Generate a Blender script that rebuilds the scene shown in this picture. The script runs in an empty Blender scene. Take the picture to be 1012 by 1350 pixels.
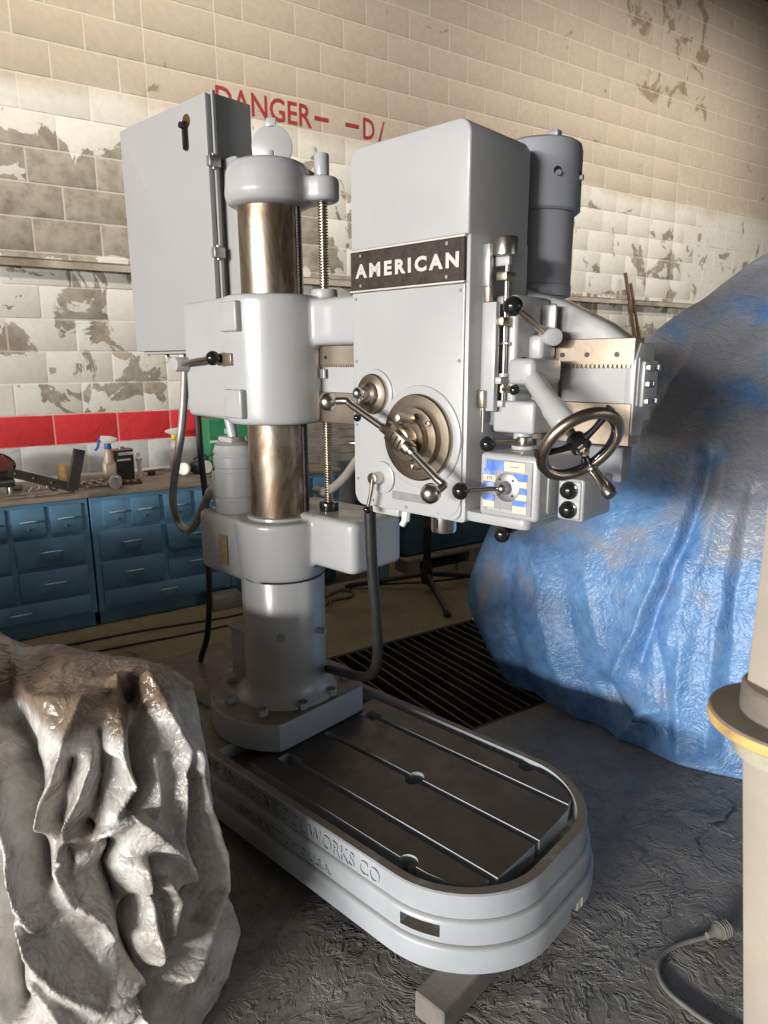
import bpy, bmesh, math, random
import numpy as np
from mathutils import Vector, Matrix, noise
R = math.radians
PI = math.pi
random.seed(7)
scene = bpy.context.scene
C = scene.collection

# ------------------------------------------------------------------ camera
CAM_H = 1.60
cd = bpy.data.cameras.new('camera')
cam = bpy.data.objects.new('camera', cd)
C.objects.link(cam)
cd.sensor_fit = 'HORIZONTAL'
cd.sensor_width = 36.0
cd.lens = 905.9 * 36.0 / 1012.0
cd.clip_start = 0.05
cd.clip_end = 200
cam.matrix_world = (Matrix.Translation((0, 0, CAM_H)) @ Matrix.Rotation(R(90 - 12.383), 4, 'X')
                    @ Matrix.Rotation(R(-0.26), 4, 'Z'))
cd.dof.use_dof = True
cd.dof.focus_distance = 2.1
cd.dof.aperture_fstop = 6.0
scene.camera = cam

# ------------------------------------------------------------------ frames of reference
WROT = R(33.54)                       # the block wall runs along local x
WALL_D = 5.02
WM = Matrix.Rotation(WROT, 4, 'Z') @ Matrix.Translation((0, WALL_D, 0))   # wall frame: x along, -y out of the wall
def W(a, b, z):                       # a along the wall, b out of the wall
    return WM @ Vector((a, -b, z))
MROT = R(-42.7)
MC = Vector((-0.370, 2.408, 0.0))     # column axis of the drill
MM = Matrix.Translation(MC) @ Matrix.Rotation(MROT, 4, 'Z')

# ------------------------------------------------------------------ world and daylight
LEFT_W, LAMP_W, SKY_W = 5400, 50, 1.25
world = bpy.data.worlds.new('world')
scene.world = world
world.use_nodes = True
wn = world.node_tree
bg = wn.nodes['Background']
bg.inputs['Color'].default_value = (0.94, 0.97, 1.0, 1)
bg.inputs['Strength'].default_value = SKY_W

def area(name, loc, target, sx, sy, power, col, spread=PI):
    l = bpy.data.lights.new(name, 'AREA')
    l.shape = 'RECTANGLE'
    l.size = sx
    l.size_y = sy
    l.energy = power
    l.color = col
    l.spread = spread
    o = bpy.data.objects.new(name, l)
    C.objects.link(o)
    o.location = loc
    d = Vector(target) - Vector(loc)
    o.rotation_euler = d.to_track_quat('-Z', 'Y').to_euler()
    return o
# bright low sky beyond the big door in the left wall
area('daylight_left_door', W(-17.0, 8.3, 3.45), W(0, 3.7, 1.7), 9.0, 1.0, LEFT_W, (1.0, 0.97, 0.92))
# warm strip lamps under the ceiling along the block wall
for la, pw in ((0.9, LAMP_W), (6.4, LAMP_W)):
    area('ceiling_strip_lamp', W(la, 2.6, 5.35), W(la, 0.0, 3.3), 4.4, 0.3, pw, (1.0, 0.91, 0.80), R(85))

vs = scene.view_settings
vs.view_transform = 'Standard'
vs.look = 'None'
vs.exposure = 0.0
vs.gamma = 1.0
vs.use_curve_mapping = False

# ------------------------------------------------------------------ materials
MAT = {}
def nodes_of(name):
    m = bpy.data.materials.new(name)
    m.use_nodes = True
    nt = m.node_tree
    b = nt.nodes['Principled BSDF']
    MAT[name] = m
    return m, nt, b
def nd(nt, typ, **kw):
    n = nt.nodes.new(typ)
    for k, v in kw.items():
        if k.startswith('i_'):
            key = k[2:]
            n.inputs[int(key) if key.isdigit() else key.replace('_', ' ')].default_value = v
        else:
            setattr(n, k, v)
    return n
def ramp(nt, src, stops):
    r = nt.nodes.new('ShaderNodeValToRGB')
    el = r.color_ramp.elements
    while len(el) < len(stops):
        el.new(0.5)
    for e, (p, c) in zip(el, stops):
        e.position = p
        e.color = (*c, 1) if len(c) == 3 else c
    nt.links.new(src, r.inputs[0])
    return r.outputs['Color']
def mixc(nt, fac, a, b, blend='MIX'):
    n = nt.nodes.new('ShaderNodeMix')
    n.data_type = 'RGBA'
    n.blend_type = blend
    for sock, v in ((n.inputs[0], fac), (n.inputs[6], a), (n.inputs[7], b)):
        if hasattr(v, 'links'):
            nt.links.new(v, sock)
        else:
            sock.default_value = v if isinstance(v, (int, float)) else (*v, 1)
    return n.outputs[2]
def math_(nt, op, a, b=None, c=None, clamp=False):
    n = nt.nodes.new('ShaderNodeMath')
    n.operation = op
    n.use_clamp = clamp
    for i, v in enumerate((a, b, c)):
        if v is None:
            continue
        if hasattr(v, 'links'):
            nt.links.new(v, n.inputs[i])
        else:
            n.inputs[i].default_value = v
    return n.outputs[0]
def sstep(nt, x, lo, hi):
    n = nt.nodes.new('ShaderNodeMapRange')
    n.interpolation_type = 'SMOOTHSTEP'
    nt.links.new(x, n.inputs[0])
    n.inputs[1].default_value = lo
    n.inputs[2].default_value = hi
    return n.outputs[0]
def noise_n(nt, vec, scale, detail=4, rough=0.55, dist=0.0):
    n = nd(nt, 'ShaderNodeTexNoise', i_Scale=scale, i_Detail=detail, i_Roughness=rough, i_Distortion=dist)
    nt.links.new(vec, n.inputs['Vector'])
    return n.outputs['Fac']
def bump(nt, b, h, strength, dist):
    n = nd(nt, 'ShaderNodeBump', i_Strength=strength, i_Distance=dist)
    nt.links.new(h, n.inputs['Height'])
    nt.links.new(n.outputs[0], b.inputs['Normal'])
def simple(name, col, rough=0.5, metal=0.0, var=0.12, scale=12.0, bmp=0.0, bscale=80.0, coat=0.0, spec=0.5, dirt=None, dirt_amt=0.45):
    """plain surface with a little mottling, optional dirt and fine relief"""
    m, nt, b = nodes_of(name)
    tc = nd(nt, 'ShaderNodeTexCoord')
    v = tc.outputs['Object']
    f = noise_n(nt, v, scale)
    c = ramp(nt, f, [(0.3, tuple(x * (1 - var) for x in col)), (0.7, tuple(min(1, x * (1 + var)) for x in col))])
    if dirt:
        g = noise_n(nt, v, scale * 0.35, 6, 0.65)
        c = mixc(nt, sstep(nt, g, 1 - dirt_amt - 0.12, 1 - dirt_amt + 0.12), c, dirt)
    nt.links.new(c, b.inputs['Base Color'])
    b.inputs['Roughness'].default_value = rough
    b.inputs['Metallic'].default_value = metal
    b.inputs['Specular IOR Level'].default_value = spec
    b.inputs['Coat Weight'].default_value = coat
    b.inputs['Coat Roughness'].default_value = 0.12
    if bmp:
        bump(nt, b, noise_n(nt, v, bscale, 3), bmp, 0.002)
    return m

simple('paint', (0.415, 0.42, 0.425), 0.30, 0, 0.04, 6, 0.10, 45, coat=0.35)
simple('paint_base', (0.40, 0.43, 0.46), 0.38, 0, 0.08, 6, 0.25, 60, coat=0.15)
simple('paint_motor', (0.27, 0.28, 0.31), 0.42, 0, 0.05, 6, 0.1, 60)
simple('cabinet_paint', (0.365, 0.365, 0.365), 0.40, 0, 0.03, 3)
simple('black_plastic', (0.012, 0.012, 0.013), 0.12, 0, 0.1, spec=0.6)
simple('black_rubber', (0.02, 0.019, 0.018), 0.45, 0, 0.3, 40, 0.4, 120)
simple('chrome', (0.62, 0.58, 0.54), 0.26, 1.0, 0.10, 20)
simple('steel_worn', (0.46, 0.39, 0.31), 0.32, 1.0, 0.25, 9, dirt=(0.24, 0.17, 0.11), dirt_amt=0.42)
simple('steel_ways', (0.40, 0.33, 0.265), 0.36, 0.85, 0.18, 7, 0.1, 90, dirt=(0.30, 0.22, 0.15), dirt_amt=0.40)
simple('brass', (0.42, 0.27, 0.12), 0.35, 1.0, 0.2)
simple('dark_steel', (0.055, 0.05, 0.045), 0.42, 0.6, 0.3, 10, 0.15, 100)
simple('rust', (0.13, 0.07, 0.04), 0.85, 0.1, 0.4, 14, 0.4, 90)
simple('conduit_grey', (0.34, 0.32, 0.29), 0.42, 0.4, 0.15, 25, 0.1, 60)
simple('nameplate', (0.035, 0.022, 0.016), 0.55, 0.1, 0.5, 60, 0.3, 200)
simple('nameplate_letters', (0.62, 0.57, 0.53), 0.45, 0.3, 0.1)
simple('badge', (0.42, 0.33, 0.20), 0.45, 0.5, 0.35, 90)
simple('silver_label', (0.45, 0.46, 0.47), 0.35, 0.6, 0.15, 40)
simple('label_blue', (0.09, 0.20, 0.62), 0.45, 0, 0.35, 60, dirt=(0.45, 0.52, 0.75), dirt_amt=0.38)
simple('label_cream', (0.68, 0.58, 0.45), 0.55, 0, 0.12, 60)
simple('label_ink', (0.05, 0.045, 0.04), 0.6)
simple('label_white', (0.7, 0.7, 0.7), 0.5)
simple('bench_blue', (0.115, 0.25, 0.385), 0.42, 0, 0.18, 4, 0.08, 60, dirt=(0.075, 0.165, 0.24), dirt_amt=0.42)
simple('machine_blue', (0.07, 0.16, 0.23), 0.5, 0, 0.2, 4, dirt=(0.03, 0.06, 0.085), dirt_amt=0.42)
simple('bench_top', (0.26, 0.215, 0.165), 0.8, 0, 0.3, 6, 0.3, 60, dirt=(0.10, 0.085, 0.07), dirt_amt=0.46)
simple('handle_metal', (0.34, 0.42, 0.47), 0.38, 0.4, 0.2, 30)
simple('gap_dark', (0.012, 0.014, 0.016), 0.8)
simple('wood', (0.34, 0.25, 0.16), 0.75, 0, 0.25, 9, 0.3, 60)
simple('wood_grey', (0.22, 0.19, 0.16), 0.85, 0, 0.3, 9, 0.4, 60)
simple('wood_fresh', (0.55, 0.36, 0.16), 0.7, 0, 0.2, 9)
simple('timber', (0.20, 0.18, 0.16), 0.8, 0, 0.25, 9, 0.5, 50)
simple('mortar', (0.72, 0.66, 0.57), 0.85, 0, 0.15, 8)
simple('letter_red', (0.33, 0.012, 0.018), 0.6, 0, 0.15, 25)
simple('trim_paint', (0.52, 0.47, 0.38), 0.7, 0, 0.25, 3, 0.4, 40, dirt=(0.22, 0.17, 0.12), dirt_amt=0.45)
simple('ceiling', (0.16, 0.15, 0.13), 0.9)
simple('side_wall', (0.22, 0.20, 0.17), 0.9, 0, 0.15, 1.2)
simple('grate_iron', (0.075, 0.062, 0.052), 0.5, 0.5, 0.35, 6, 0.2, 60)
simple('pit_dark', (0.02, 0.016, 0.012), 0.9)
simple('post_paint', (0.44, 0.385, 0.32), 0.6, 0, 0.12, 5, 0.2, 50, dirt=(0.36, 0.22, 0.14), dirt_amt=0.36)
simple('flange_iron', (0.24, 0.205, 0.17), 0.7, 0.1, 0.25, 12, 0.3, 60)
simple('flange_yellow', (0.66, 0.43, 0.15), 0.55, 0, 0.2, 20, dirt=(0.30, 0.2, 0.12), dirt_amt=0.36)
simple('flange_green', (0.46, 0.43, 0.33), 0.6, 0, 0.15, 15, dirt=(0.36, 0.30, 0.23), dirt_amt=0.4)
simple('cord_grey', (0.17, 0.165, 0.15), 0.55, 0, 0.15, 20)
simple('bottle_haze', (0.42, 0.33, 0.25), 0.35, 0, 0.2, 20)
simple('bottle_white', (0.60, 0.58, 0.54), 0.4, 0, 0.1, 20)
simple('plastic_blue', (0.03, 0.09, 0.42), 0.4)
simple('plastic_yellow', (0.72, 0.55, 0.02), 0.4)
simple('plastic_white', (0.7, 0.68, 0.62), 0.4)
simple('carton_green', (0.03, 0.23, 0.10), 0.6, 0, 0.15, 20)
simple('carton_green_bright', (0.02, 0.30, 0.10), 0.55, 0, 0.08, 20)
simple('case_red', (0.16, 0.03, 0.025), 0.5, 0, 0.3, 20, dirt=(0.06, 0.05, 0.045), dirt_amt=0.42)
simple('galvanised', (0.42, 0.42, 0.42), 0.4, 0.8, 0.2, 20)

# dust settled on the upward faces of the lower casting
def dusty(name, dust, amount):
    nt = MAT[name].node_tree
    b = nt.nodes['Principled BSDF']
    src = b.inputs['Base Color'].links[0].from_socket
    g = nd(nt, 'ShaderNodeNewGeometry')
    sp = nd(nt, 'ShaderNodeSeparateXYZ')
    nt.links.new(g.outputs['Normal'], sp.inputs[0])
    n = noise_n(nt, g.outputs['Position'], 14, 5, 0.65)
    f = math_(nt, 'MULTIPLY', sstep(nt, sp.outputs[2], 0.55, 0.95), sstep(nt, n, 0.52 - amount, 0.90 - amount))
    nt.links.new(mixc(nt, f, src, dust), b.inputs['Base Color'])
    nt.links.new(math_(nt, 'ADD', math_(nt, 'MULTIPLY', f, 0.4), b.inputs['Roughness'].default_value), b.inputs['Roughness'])
dusty('paint_base', (0.16, 0.135, 0.105), 0.42)
dusty('paint', (0.27, 0.24, 0.19), 0.12)

# polished round column with brown tarnish streaks
m, nt, b = nodes_of('column_steel')
tc = nd(nt, 'ShaderNodeTexCoord')
mp = nd(nt, 'ShaderNodeMapping')
mp.inputs['Scale'].default_value = (7, 7, 2.6)
nt.links.new(tc.outputs['Object'], mp.inputs[0])
f = noise_n(nt, mp.outputs[0], 1.6, 6, 0.6, 0.8)
c = ramp(nt, f, [(0.30, (0.075, 0.045, 0.026)), (0.47, (0.24, 0.175, 0.12)), (0.68, (0.48, 0.43, 0.37))])
nt.links.new(c, b.inputs['Base Color'])
b.inputs['Metallic'].default_value = 0.92
nt.links.new(ramp(nt, f, [(0.3, (0.46,) * 3), (0.7, (0.30,) * 3)]), b.inputs['Roughness'])

# machined table top: dark brownish iron
m, nt, b = nodes_of('table_iron')
tc = nd(nt, 'ShaderNodeTexCoord')
f = noise_n(nt, tc.outputs['Object'], 7, 6, 0.65)
nt.links.new(ramp(nt, f, [(0.3, (0.060, 0.052, 0.045)), (0.7, (0.105, 0.092, 0.08))]), b.inputs['Base Color'])
b.inputs['Metallic'].default_value = 0.55
nt.links.new(ramp(nt, noise_n(nt, tc.outputs['Object'], 22, 4), [(0.3, (0.34,) * 3), (0.7, (0.52,) * 3)]), b.inputs['Roughness'])
bump(nt, b, noise_n(nt, tc.outputs['Object'], 120, 3), 0.08, 0.002)

# painted concrete block: paint coats and the doorway's daylight edge by height, paint peeled to bare block in patches
def wall_material(name, joint):
    m, nt, b = nodes_of(name)
    g = nd(nt, 'ShaderNodeNewGeometry')
    vr = nd(nt, 'ShaderNodeVectorRotate', rotation_type='Z_AXIS')
    nt.links.new(g.outputs['Position'], vr.inputs['Vector'])
    vr.inputs['Angle'].default_value = -WROT
    v = vr.outputs[0]
    sp = nd(nt, 'ShaderNodeSeparateXYZ')
    nt.links.new(v, sp.inputs[0])
    a, z = sp.outputs[0], sp.outputs[2]
    n1 = noise_n(nt, v, 1.6, 5, 0.6)
    n2 = noise_n(nt, v, 3.4, 6, 0.62, 0.6)
    n3 = noise_n(nt, v, 26, 4)
    zj = math_(nt, 'ADD', z, math_(nt, 'MULTIPLY', math_(nt, 'SUBTRACT', n1, 0.5), 0.35))
    beige = ramp(nt, n3, [(0.3, (0.50, 0.425, 0.335)), (0.7, (0.56, 0.48, 0.385))])
    cream = ramp(nt, n3, [(0.3, (0.66, 0.635, 0.56)), (0.7, (0.72, 0.70, 0.63))])
    col = mixc(nt, sstep(nt, zj, 3.18, 3.34), cream, beige)  # two paint tones; the split also paints in the doorway's daylight edge
    # bare block where the paint came off: thick belt between 2.2 and 3.1 m, loose patches under it
    belt = math_(nt, 'MULTIPLY', sstep(nt, zj, 2.22, 2.34), math_(nt, 'SUBTRACT', 1.0, sstep(nt, zj, 2.85, 3.10)))
    left = math_(nt, 'SUBTRACT', 1.0, sstep(nt, a, 1.9, 3.4))
    low = math_(nt, 'MULTIPLY', sstep(nt, z, 1.30, 1.36), math_(nt, 'SUBTRACT', 1.0, sstep(nt, z, 2.2, 2.4)))
    thr = math_(nt, 'ADD', math_(nt, 'MULTIPLY', belt, math_(nt, 'ADD', math_(nt, 'MULTIPLY', left, 0.19), 0.06)), math_(nt, 'MULTIPLY', low, 0.085))
    oi = nd(nt, 'ShaderNodeObjectInfo')
    pm = math_(nt, 'ADD', math_(nt, 'ADD', n2, thr), math_(nt, 'MULTIPLY', math_(nt, 'SUBTRACT', oi.outputs['Random'], 0.55), 0.13 if not joint else 0.0))
    pm = math_(nt, 'SUBTRACT', pm, math_(nt, 'MULTIPLY', sstep(nt, zj, 3.18, 3.34), 0.09))
    mask = sstep(nt, pm, 0.615, 0.635)
    bare = ramp(nt, noise_n(nt, v, 9, 6, 0.7), [(0.3, (0.20, 0.165, 0.12)), (0.55, (0.36, 0.32, 0.255)), (0.75, (0.43, 0.385, 0.31))])
    col = mixc(nt, mask, col, bare)
    # brown damp stains high up near the right pilaster
    st = math_(nt, 'MULTIPLY', math_(nt, 'MULTIPLY', sstep(nt, a, 5.9, 6.6), math_(nt, 'SUBTRACT', 1.0, sstep(nt, a, 7.3, 8.2))), sstep(nt, z, 4.0, 4.4))
    col = mixc(nt, sstep(nt, math_(nt, 'ADD', math_(nt, 'MULTIPLY', st, 0.10), n2), 0.64, 0.70), col, (0.30, 0.23, 0.15))
    # red band one course high, greyish white under it
    rn = math_(nt, 'ADD', z, math_(nt, 'MULTIPLY', math_(nt, 'SUBTRACT', noise_n(nt, v, 5, 3), 0.5), 0.03))
    red = math_(nt, 'MULTIPLY', sstep(nt, rn, 1.056, 1.062), math_(nt, 'SUBTRACT', 1.0, sstep(nt, rn, 1.262, 1.268)))
    below = math_(nt, 'SUBTRACT', 1.0, sstep(nt, z, 1.058, 1.064))
    col = mixc(nt, below, col, ramp(nt, n3, [(0.3, (0.52, 0.53, 0.54)), (0.7, (0.60, 0.61, 0.62))]))
    col = mixc(nt, red, col, ramp(nt, n3, [(0.3, (0.56, 0.022, 0.028)), (0.7, (0.64, 0.032, 0.036))]))
    if joint:
        col = mixc(nt, 0.35, col, (0.86, 0.82, 0.74))
    nt.links.new(col, b.inputs['Base Color'])
    b.inputs['Roughness'].default_value = 0.72
    h = math_(nt, 'SUBTRACT', math_(nt, 'MULTIPLY', n3, 0.35), math_(nt, 'MULTIPLY', mask, 0.8))
    bump(nt, b, h, 0.45, 0.006)
wall_material('block_paint', False)
wall_material('joint_paint', True)

# concrete floor: dusty, chipped, cracked
def floor_material():
    m, nt, b = nodes_of('floor_concrete')
    g = nd(nt, 'ShaderNodeNewGeometry')
    v = g.outputs['Position']
    n1 = noise_n(nt, v, 1.1, 6, 0.65)
    n2 = noise_n(nt, v, 9, 6, 0.7)
    n3 = noise_n(nt, v, 60, 3)
    vr = nd(nt, 'ShaderNodeVectorRotate', rotation_type='Z_AXIS')
    nt.links.new(v, vr.inputs['Vector'])
    vr.inputs['Angle'].default_value = -WROT
    sp = nd(nt, 'ShaderNodeSeparateXYZ')
    nt.links.new(vr.outputs[0], sp.inputs[0])
    far = sstep(nt, sp.outputs[1], 1.85, 2.35)           # sandy older slab along the benches
    grey = ramp(nt, n2, [(0.25, (0.135, 0.128, 0.118)), (0.5, (0.225, 0.213, 0.198)), (0.8, (0.34, 0.322, 0.295))])
    sand = ramp(nt, n2, [(0.25, (0.26, 0.20, 0.11)), (0.75, (0.38, 0.305, 0.18))])
    col = mixc(nt, far, grey, sand)
    col = mixc(nt, sstep(nt, n1, 0.48, 0.72), col, mixc(nt, 0.55, col, (0.05, 0.045, 0.04)))
    # cracks and flaked islands
    dv = nd(nt, 'ShaderNodeTexNoise', i_Scale=3.0, i_Detail=4.0)
    nt.links.new(v, dv.inputs['Vector'])
    mv = nt.nodes.new('ShaderNodeVectorMath')
    mv.operation = 'MULTIPLY_ADD'
    nt.links.new(dv.outputs['Color'], mv.inputs[0])
    mv.inputs[1].default_value = (0.35, 0.35, 0.0)
    nt.links.new(v, mv.inputs[2])
    vo = nd(nt, 'ShaderNodeTexVoronoi', feature='DISTANCE_TO_EDGE', i_Scale=1.3)
    nt.links.new(mv.outputs[0], vo.inputs['Vector'])
    crack = math_(nt, 'SUBTRACT', 1.0, sstep(nt, vo.outputs['Distance'], 0.0, 0.014))
    crack = math_(nt, 'MULTIPLY', crack, sstep(nt, n1, 0.52, 0.60))
    col = mixc(nt, crack, col, (0.02, 0.018, 0.016))
    nt.links.new(col, b.inputs['Base Color'])
    nt.links.new(ramp(nt, n2, [(0.3, (0.42,) * 3), (0.7, (0.66,) * 3)]), b.inputs['Roughness'])
    flake = sstep(nt, noise_n(nt, mv.outputs[0], 5.5, 5, 0.65), 0.50, 0.56)
    flake2 = sstep(nt, noise_n(nt, mv.outputs[0], 21, 4, 0.6), 0.48, 0.60)
    h = math_(nt, 'ADD', math_(nt, 'MULTIPLY', flake, 0.55), math_(nt, 'MULTIPLY', n2, 0.5))
    h = math_(nt, 'ADD', h, math_(nt, 'MULTIPLY', flake2, 0.28))
    h = math_(nt, 'ADD', h, math_(nt, 'MULTIPLY', n3, 0.14))
    h = math_(nt, 'SUBTRACT', h, math_(nt, 'MULTIPLY', crack, 0.9))
    bump(nt, b, h, 0.75, 0.012)
floor_material()

# plastic tarpaulins
def tarp_material(name, c_lo, c_hi, dirt, dirt_lo, rough, crk, weave, crk_amt=0.4, grime=None):
    m, nt, b = nodes_of(name)
    tc = nd(nt, 'ShaderNodeTexCoord')
    v = tc.outputs['Object']
    n1 = noise_n(nt, v, 2.6, 5, 0.6, 0.4)
    n2 = noise_n(nt, v, 16, 5, 0.6)
    col = ramp(nt, n2, [(0.3, c_lo), (0.7, c_hi)])
    sp = nd(nt, 'ShaderNodeSeparateXYZ')
    nt.links.new(v, sp.inputs[0])
    dz = sstep(nt, sp.outputs[2], dirt_lo[0], dirt_lo[1])
    dm = math_(nt, 'MULTIPLY', sstep(nt, math_(nt, 'ADD', n1, math_(nt, 'MULTIPLY', dz, dirt_lo[2])), 0.56, 0.78), 0.85)
    if grime:
        col = mixc(nt, math_(nt, 'MULTIPLY', sstep(nt, noise_n(nt, v, 6.5, 6, 0.68, 0.5), 0.50, 0.66), 0.75), col, grime)
    col = mixc(nt, dm, col, dirt)
    nt.links.new(col, b.inputs['Base Color'])
    b.inputs['Roughness'].default_value = rough
    b.inputs['Specular IOR Level'].default_value = 0.6
    # crinkles
    dv = nd(nt, 'ShaderNodeTexNoise', i_Scale=7.0, i_Detail=3.0)
    nt.links.new(v, dv.inputs['Vector'])
    mv = nt.nodes.new('ShaderNodeVectorMath')
    mv.operation = 'MULTIPLY_ADD'
    nt.links.new(dv.outputs['Color'], mv.inputs[0])
    mv.inputs[1].default_value = (0.12,) * 3
    nt.links.new(v, mv.inputs[2])
    v1 = nd(nt, 'ShaderNodeTexVoronoi', feature='DISTANCE_TO_EDGE', i_Scale=crk)
    nt.links.new(mv.outputs[0], v1.inputs['Vector'])
    v2 = nd(nt, 'ShaderNodeTexVoronoi', feature='DISTANCE_TO_EDGE', i_Scale=crk * 2.7)
    nt.links.new(mv.outputs[0], v2.inputs['Vector'])
    h = math_(nt, 'ADD', math_(nt, 'MULTIPLY', math_(nt, 'MINIMUM', v1.outputs['Distance'], 0.25), 1.6), math_(nt, 'MULTIPLY', math_(nt, 'MINIMUM', v2.outputs['Distance'], 0.25), 0.8))
    h = math_(nt, 'ADD', h, math_(nt, 'MULTIPLY', noise_n(nt, v, crk * 6, 3), weave))
    bump(nt, b, h, crk_amt, 0.010)
tarp_material('tarp_blue', (0.085, 0.20, 0.44), (0.16, 0.33, 0.60), (0.30, 0.29, 0.30), (0.45, 1.30, 0.29), 0.38, 20.0, 0.5)
tarp_material('tarp_grey', (0.44, 0.42, 0.385), (0.68, 0.665, 0.635), (0.15, 0.085, 0.04), (0.74, 0.82, 0.30), 0.27, 15.0, 0.35, 0.6, (0.21, 0.18, 0.14))

# ------------------------------------------------------------------ mesh helpers
class B:
    """collects shapes into one mesh"""
    def __init__(s):
        s.bm = bmesh.new()
    def add(s, t, mi=0):
        for f in t.faces:
            f.material_index = mi
        me = bpy.data.meshes.new('t')
        t.to_mesh(me)
        t.free()
        s.bm.from_mesh(me)
        bpy.data.meshes.remove(me)
        return s
    def box(s, x0, x1, y0, y1, z0, z1, bev=0.0, seg=2, mi=0, M=None):
        t = bmesh.new()
        bmesh.ops.create_cube(t, size=1)
        for v in t.verts:
            v.co = Vector(((x0 + x1) / 2 + v.co.x * (x1 - x0), (y0 + y1) / 2 + v.co.y * (y1 - y0), (z0 + z1) / 2 + v.co.z * (z1 - z0)))
        if bev:
            bmesh.ops.bevel(t, geom=t.edges[:], offset=bev, segments=seg, affect='EDGES', profile=0.5, clamp_overlap=True)
        if M is not None:
            t.transform(M)
        return s.add(t, mi)
    def prism(s, pts, lo, hi, axis='z', bev=0.0, seg=2, mi=0, M=None):
        """polygon in the plane across the axis, pushed from lo to hi: z -> (x,y), y -> (x,z), x -> (y,z)"""
        t = bmesh.new()
        def P(p, w):
            return {'z': (p[0], p[1], w), 'y': (p[0], w, p[1]), 'x': (w, p[0], p[1])}[axis]
        a = [t.verts.new(P(p, lo)) for p in pts]
        c = [t.verts.new(P(p, hi)) for p in pts]
        n = len(pts)
        t.faces.new(a)
        t.faces.new(c[::-1])
        for i in range(n):
            t.faces.new((a[i], c[i], c[(i + 1) % n], a[(i + 1) % n]))
        bmesh.ops.recalc_face_normals(t, faces=t.faces[:])
        if bev:
            ring = [e for e in t.edges if abs((e.verts[0].co - e.verts[1].co)[{'z': 2, 'y': 1, 'x': 0}[axis]]) < 1e-6]
            bmesh.ops.bevel(t, geom=ring, offset=bev, segments=seg, affect='EDGES', profile=0.5, clamp_overlap=True)
        if M is not None:
            t.transform(M)
        return s.add(t, mi)
    def lathe(s, prof, org=(0, 0, 0), axis=(0, 0, 1), seg=32, mi=0):
        """profile of (radius, distance along the axis)"""
        t = bmesh.new()
        q = Vector((0, 0, 1)).rotation_difference(Vector(axis).normalized()).to_matrix().to_4x4()
        rings = []
        for r, z in prof:
            if r < 1e-6:
                rings.append([t.verts.new((0, 0, z))])
            else:
                rings.append([t.verts.new((r * math.cos(2 * PI * i / seg), r * math.sin(2 * PI * i / seg), z)) for i in range(seg)])
        for a, c in zip(rings, rings[1:]):
            for i in range(seg):
                j = (i + 1) % seg
                if len(a) == 1 and len(c) == 1:
                    continue
                if len(a) == 1:
                    t.faces.new((a[0], c[j], c[i]))
                elif len(c) == 1:
                    t.faces.new((a[i], a[j], c[0]))
                else:
                    t.faces.new((a[i], a[j], c[j], c[i]))
        for rg, rev in ((rings[0], True), (rings[-1], False)):
            if len(rg) > 1:
                t.faces.new(rg[::-1] if rev else rg)
        bmesh.ops.recalc_face_normals(t, faces=t.faces[:])
        t.transform(Matrix.Translation(org) @ q)
        return s.add(t, mi)
    def cyl(s, p0, p1, r0, r1=None, seg=24, bev=0.0, mi=0):
        p0, p1 = Vector(p0), Vector(p1)
        L = (p1 - p0).length
        r1 = r0 if r1 is None else r1
        prof = [(r0, 0), (r1, L)] if not bev else [(r0 - bev, 0), (r0 - bev * .3, bev * .3), (r0, bev), (r1, L - bev), (r1 - bev * .3, L - bev * .3), (r1 - bev, L)]
        return s.lathe(prof, p0, p1 - p0, seg, mi)
    def ball(s, c, r, sx=1, sy=1, sz=1, u=20, v=12, mi=0):
        t = bmesh.new()
        bmesh.ops.create_uvsphere(t, u_segments=u, v_segments=v, radius=r)
        t.transform(Matrix.Translation(c) @ Matrix.Diagonal((sx, sy, sz, 1)))
        return s.add(t, mi)
    def tube(s, pts, r, seg=10, sub=6, closed=False, mi=0, radii=None):
        pts = smooth_path([Vector(p) for p in pts], sub, closed) if sub > 1 else [Vector(p) for p in pts]
        t = bmesh.new()
        n = len(pts)
        rings = []
        up = Vector((0, 0, 1))
        prev = None
        for i, p in enumerate(pts):
            if closed:
                d = (pts[(i + 1) % n] - pts[i - 1]).normalized()
            else:
                d = (pts[min(i + 1, n - 1)] - pts[max(i - 1, 0)]).normalized()
            if prev is None:
                x = d.cross(up)
                if x.length < 0.05:
                    x = d.cross(Vector((1, 0, 0)))
            else:
                x = prev - d * prev.dot(d)
            x.normalize()
            prev = x
            y = d.cross(x)
            rr = r if radii is None else radii(i / max(1, n - 1))
            rings.append([t.verts.new(p + x * rr * math.cos(2 * PI * k / seg) + y * rr * math.sin(2 * PI * k / seg)) for k in range(seg)])
        for i in range(n if closed else n - 1):
            a, c = rings[i], rings[(i + 1) % n]
            for k in range(seg):
                t.faces.new((a[k], a[(k + 1) % seg], c[(k + 1) % seg], c[k]))
        if not closed:
            t.faces.new(rings[0][::-1])
            t.faces.new(rings[-1])
        bmesh.ops.recalc_face_normals(t, faces=t.faces[:])
        return s.add(t, mi)
def smooth_path(p, sub, closed=False):
    out = []
    n = len(p)
    for i in range(n if closed else n - 1):
        if closed:
            a, b_, c, d = p[i - 1], p[i], p[(i + 1) % n], p[(i + 2) % n]
        else:
            a, b_, c, d = p[max(i - 1, 0)], p[i], p[i + 1], p[min(i + 2, n - 1)]
        for k in range(sub):
            t = k / sub
            out.append(0.5 * ((2 * b_) + (c - a) * t + (2 * a - 5 * b_ + 4 * c - d) * t * t + (3 * b_ - a - 3 * c + d) * t ** 3))
    if not closed:
        out.append(p[-1])
    return out
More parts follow.
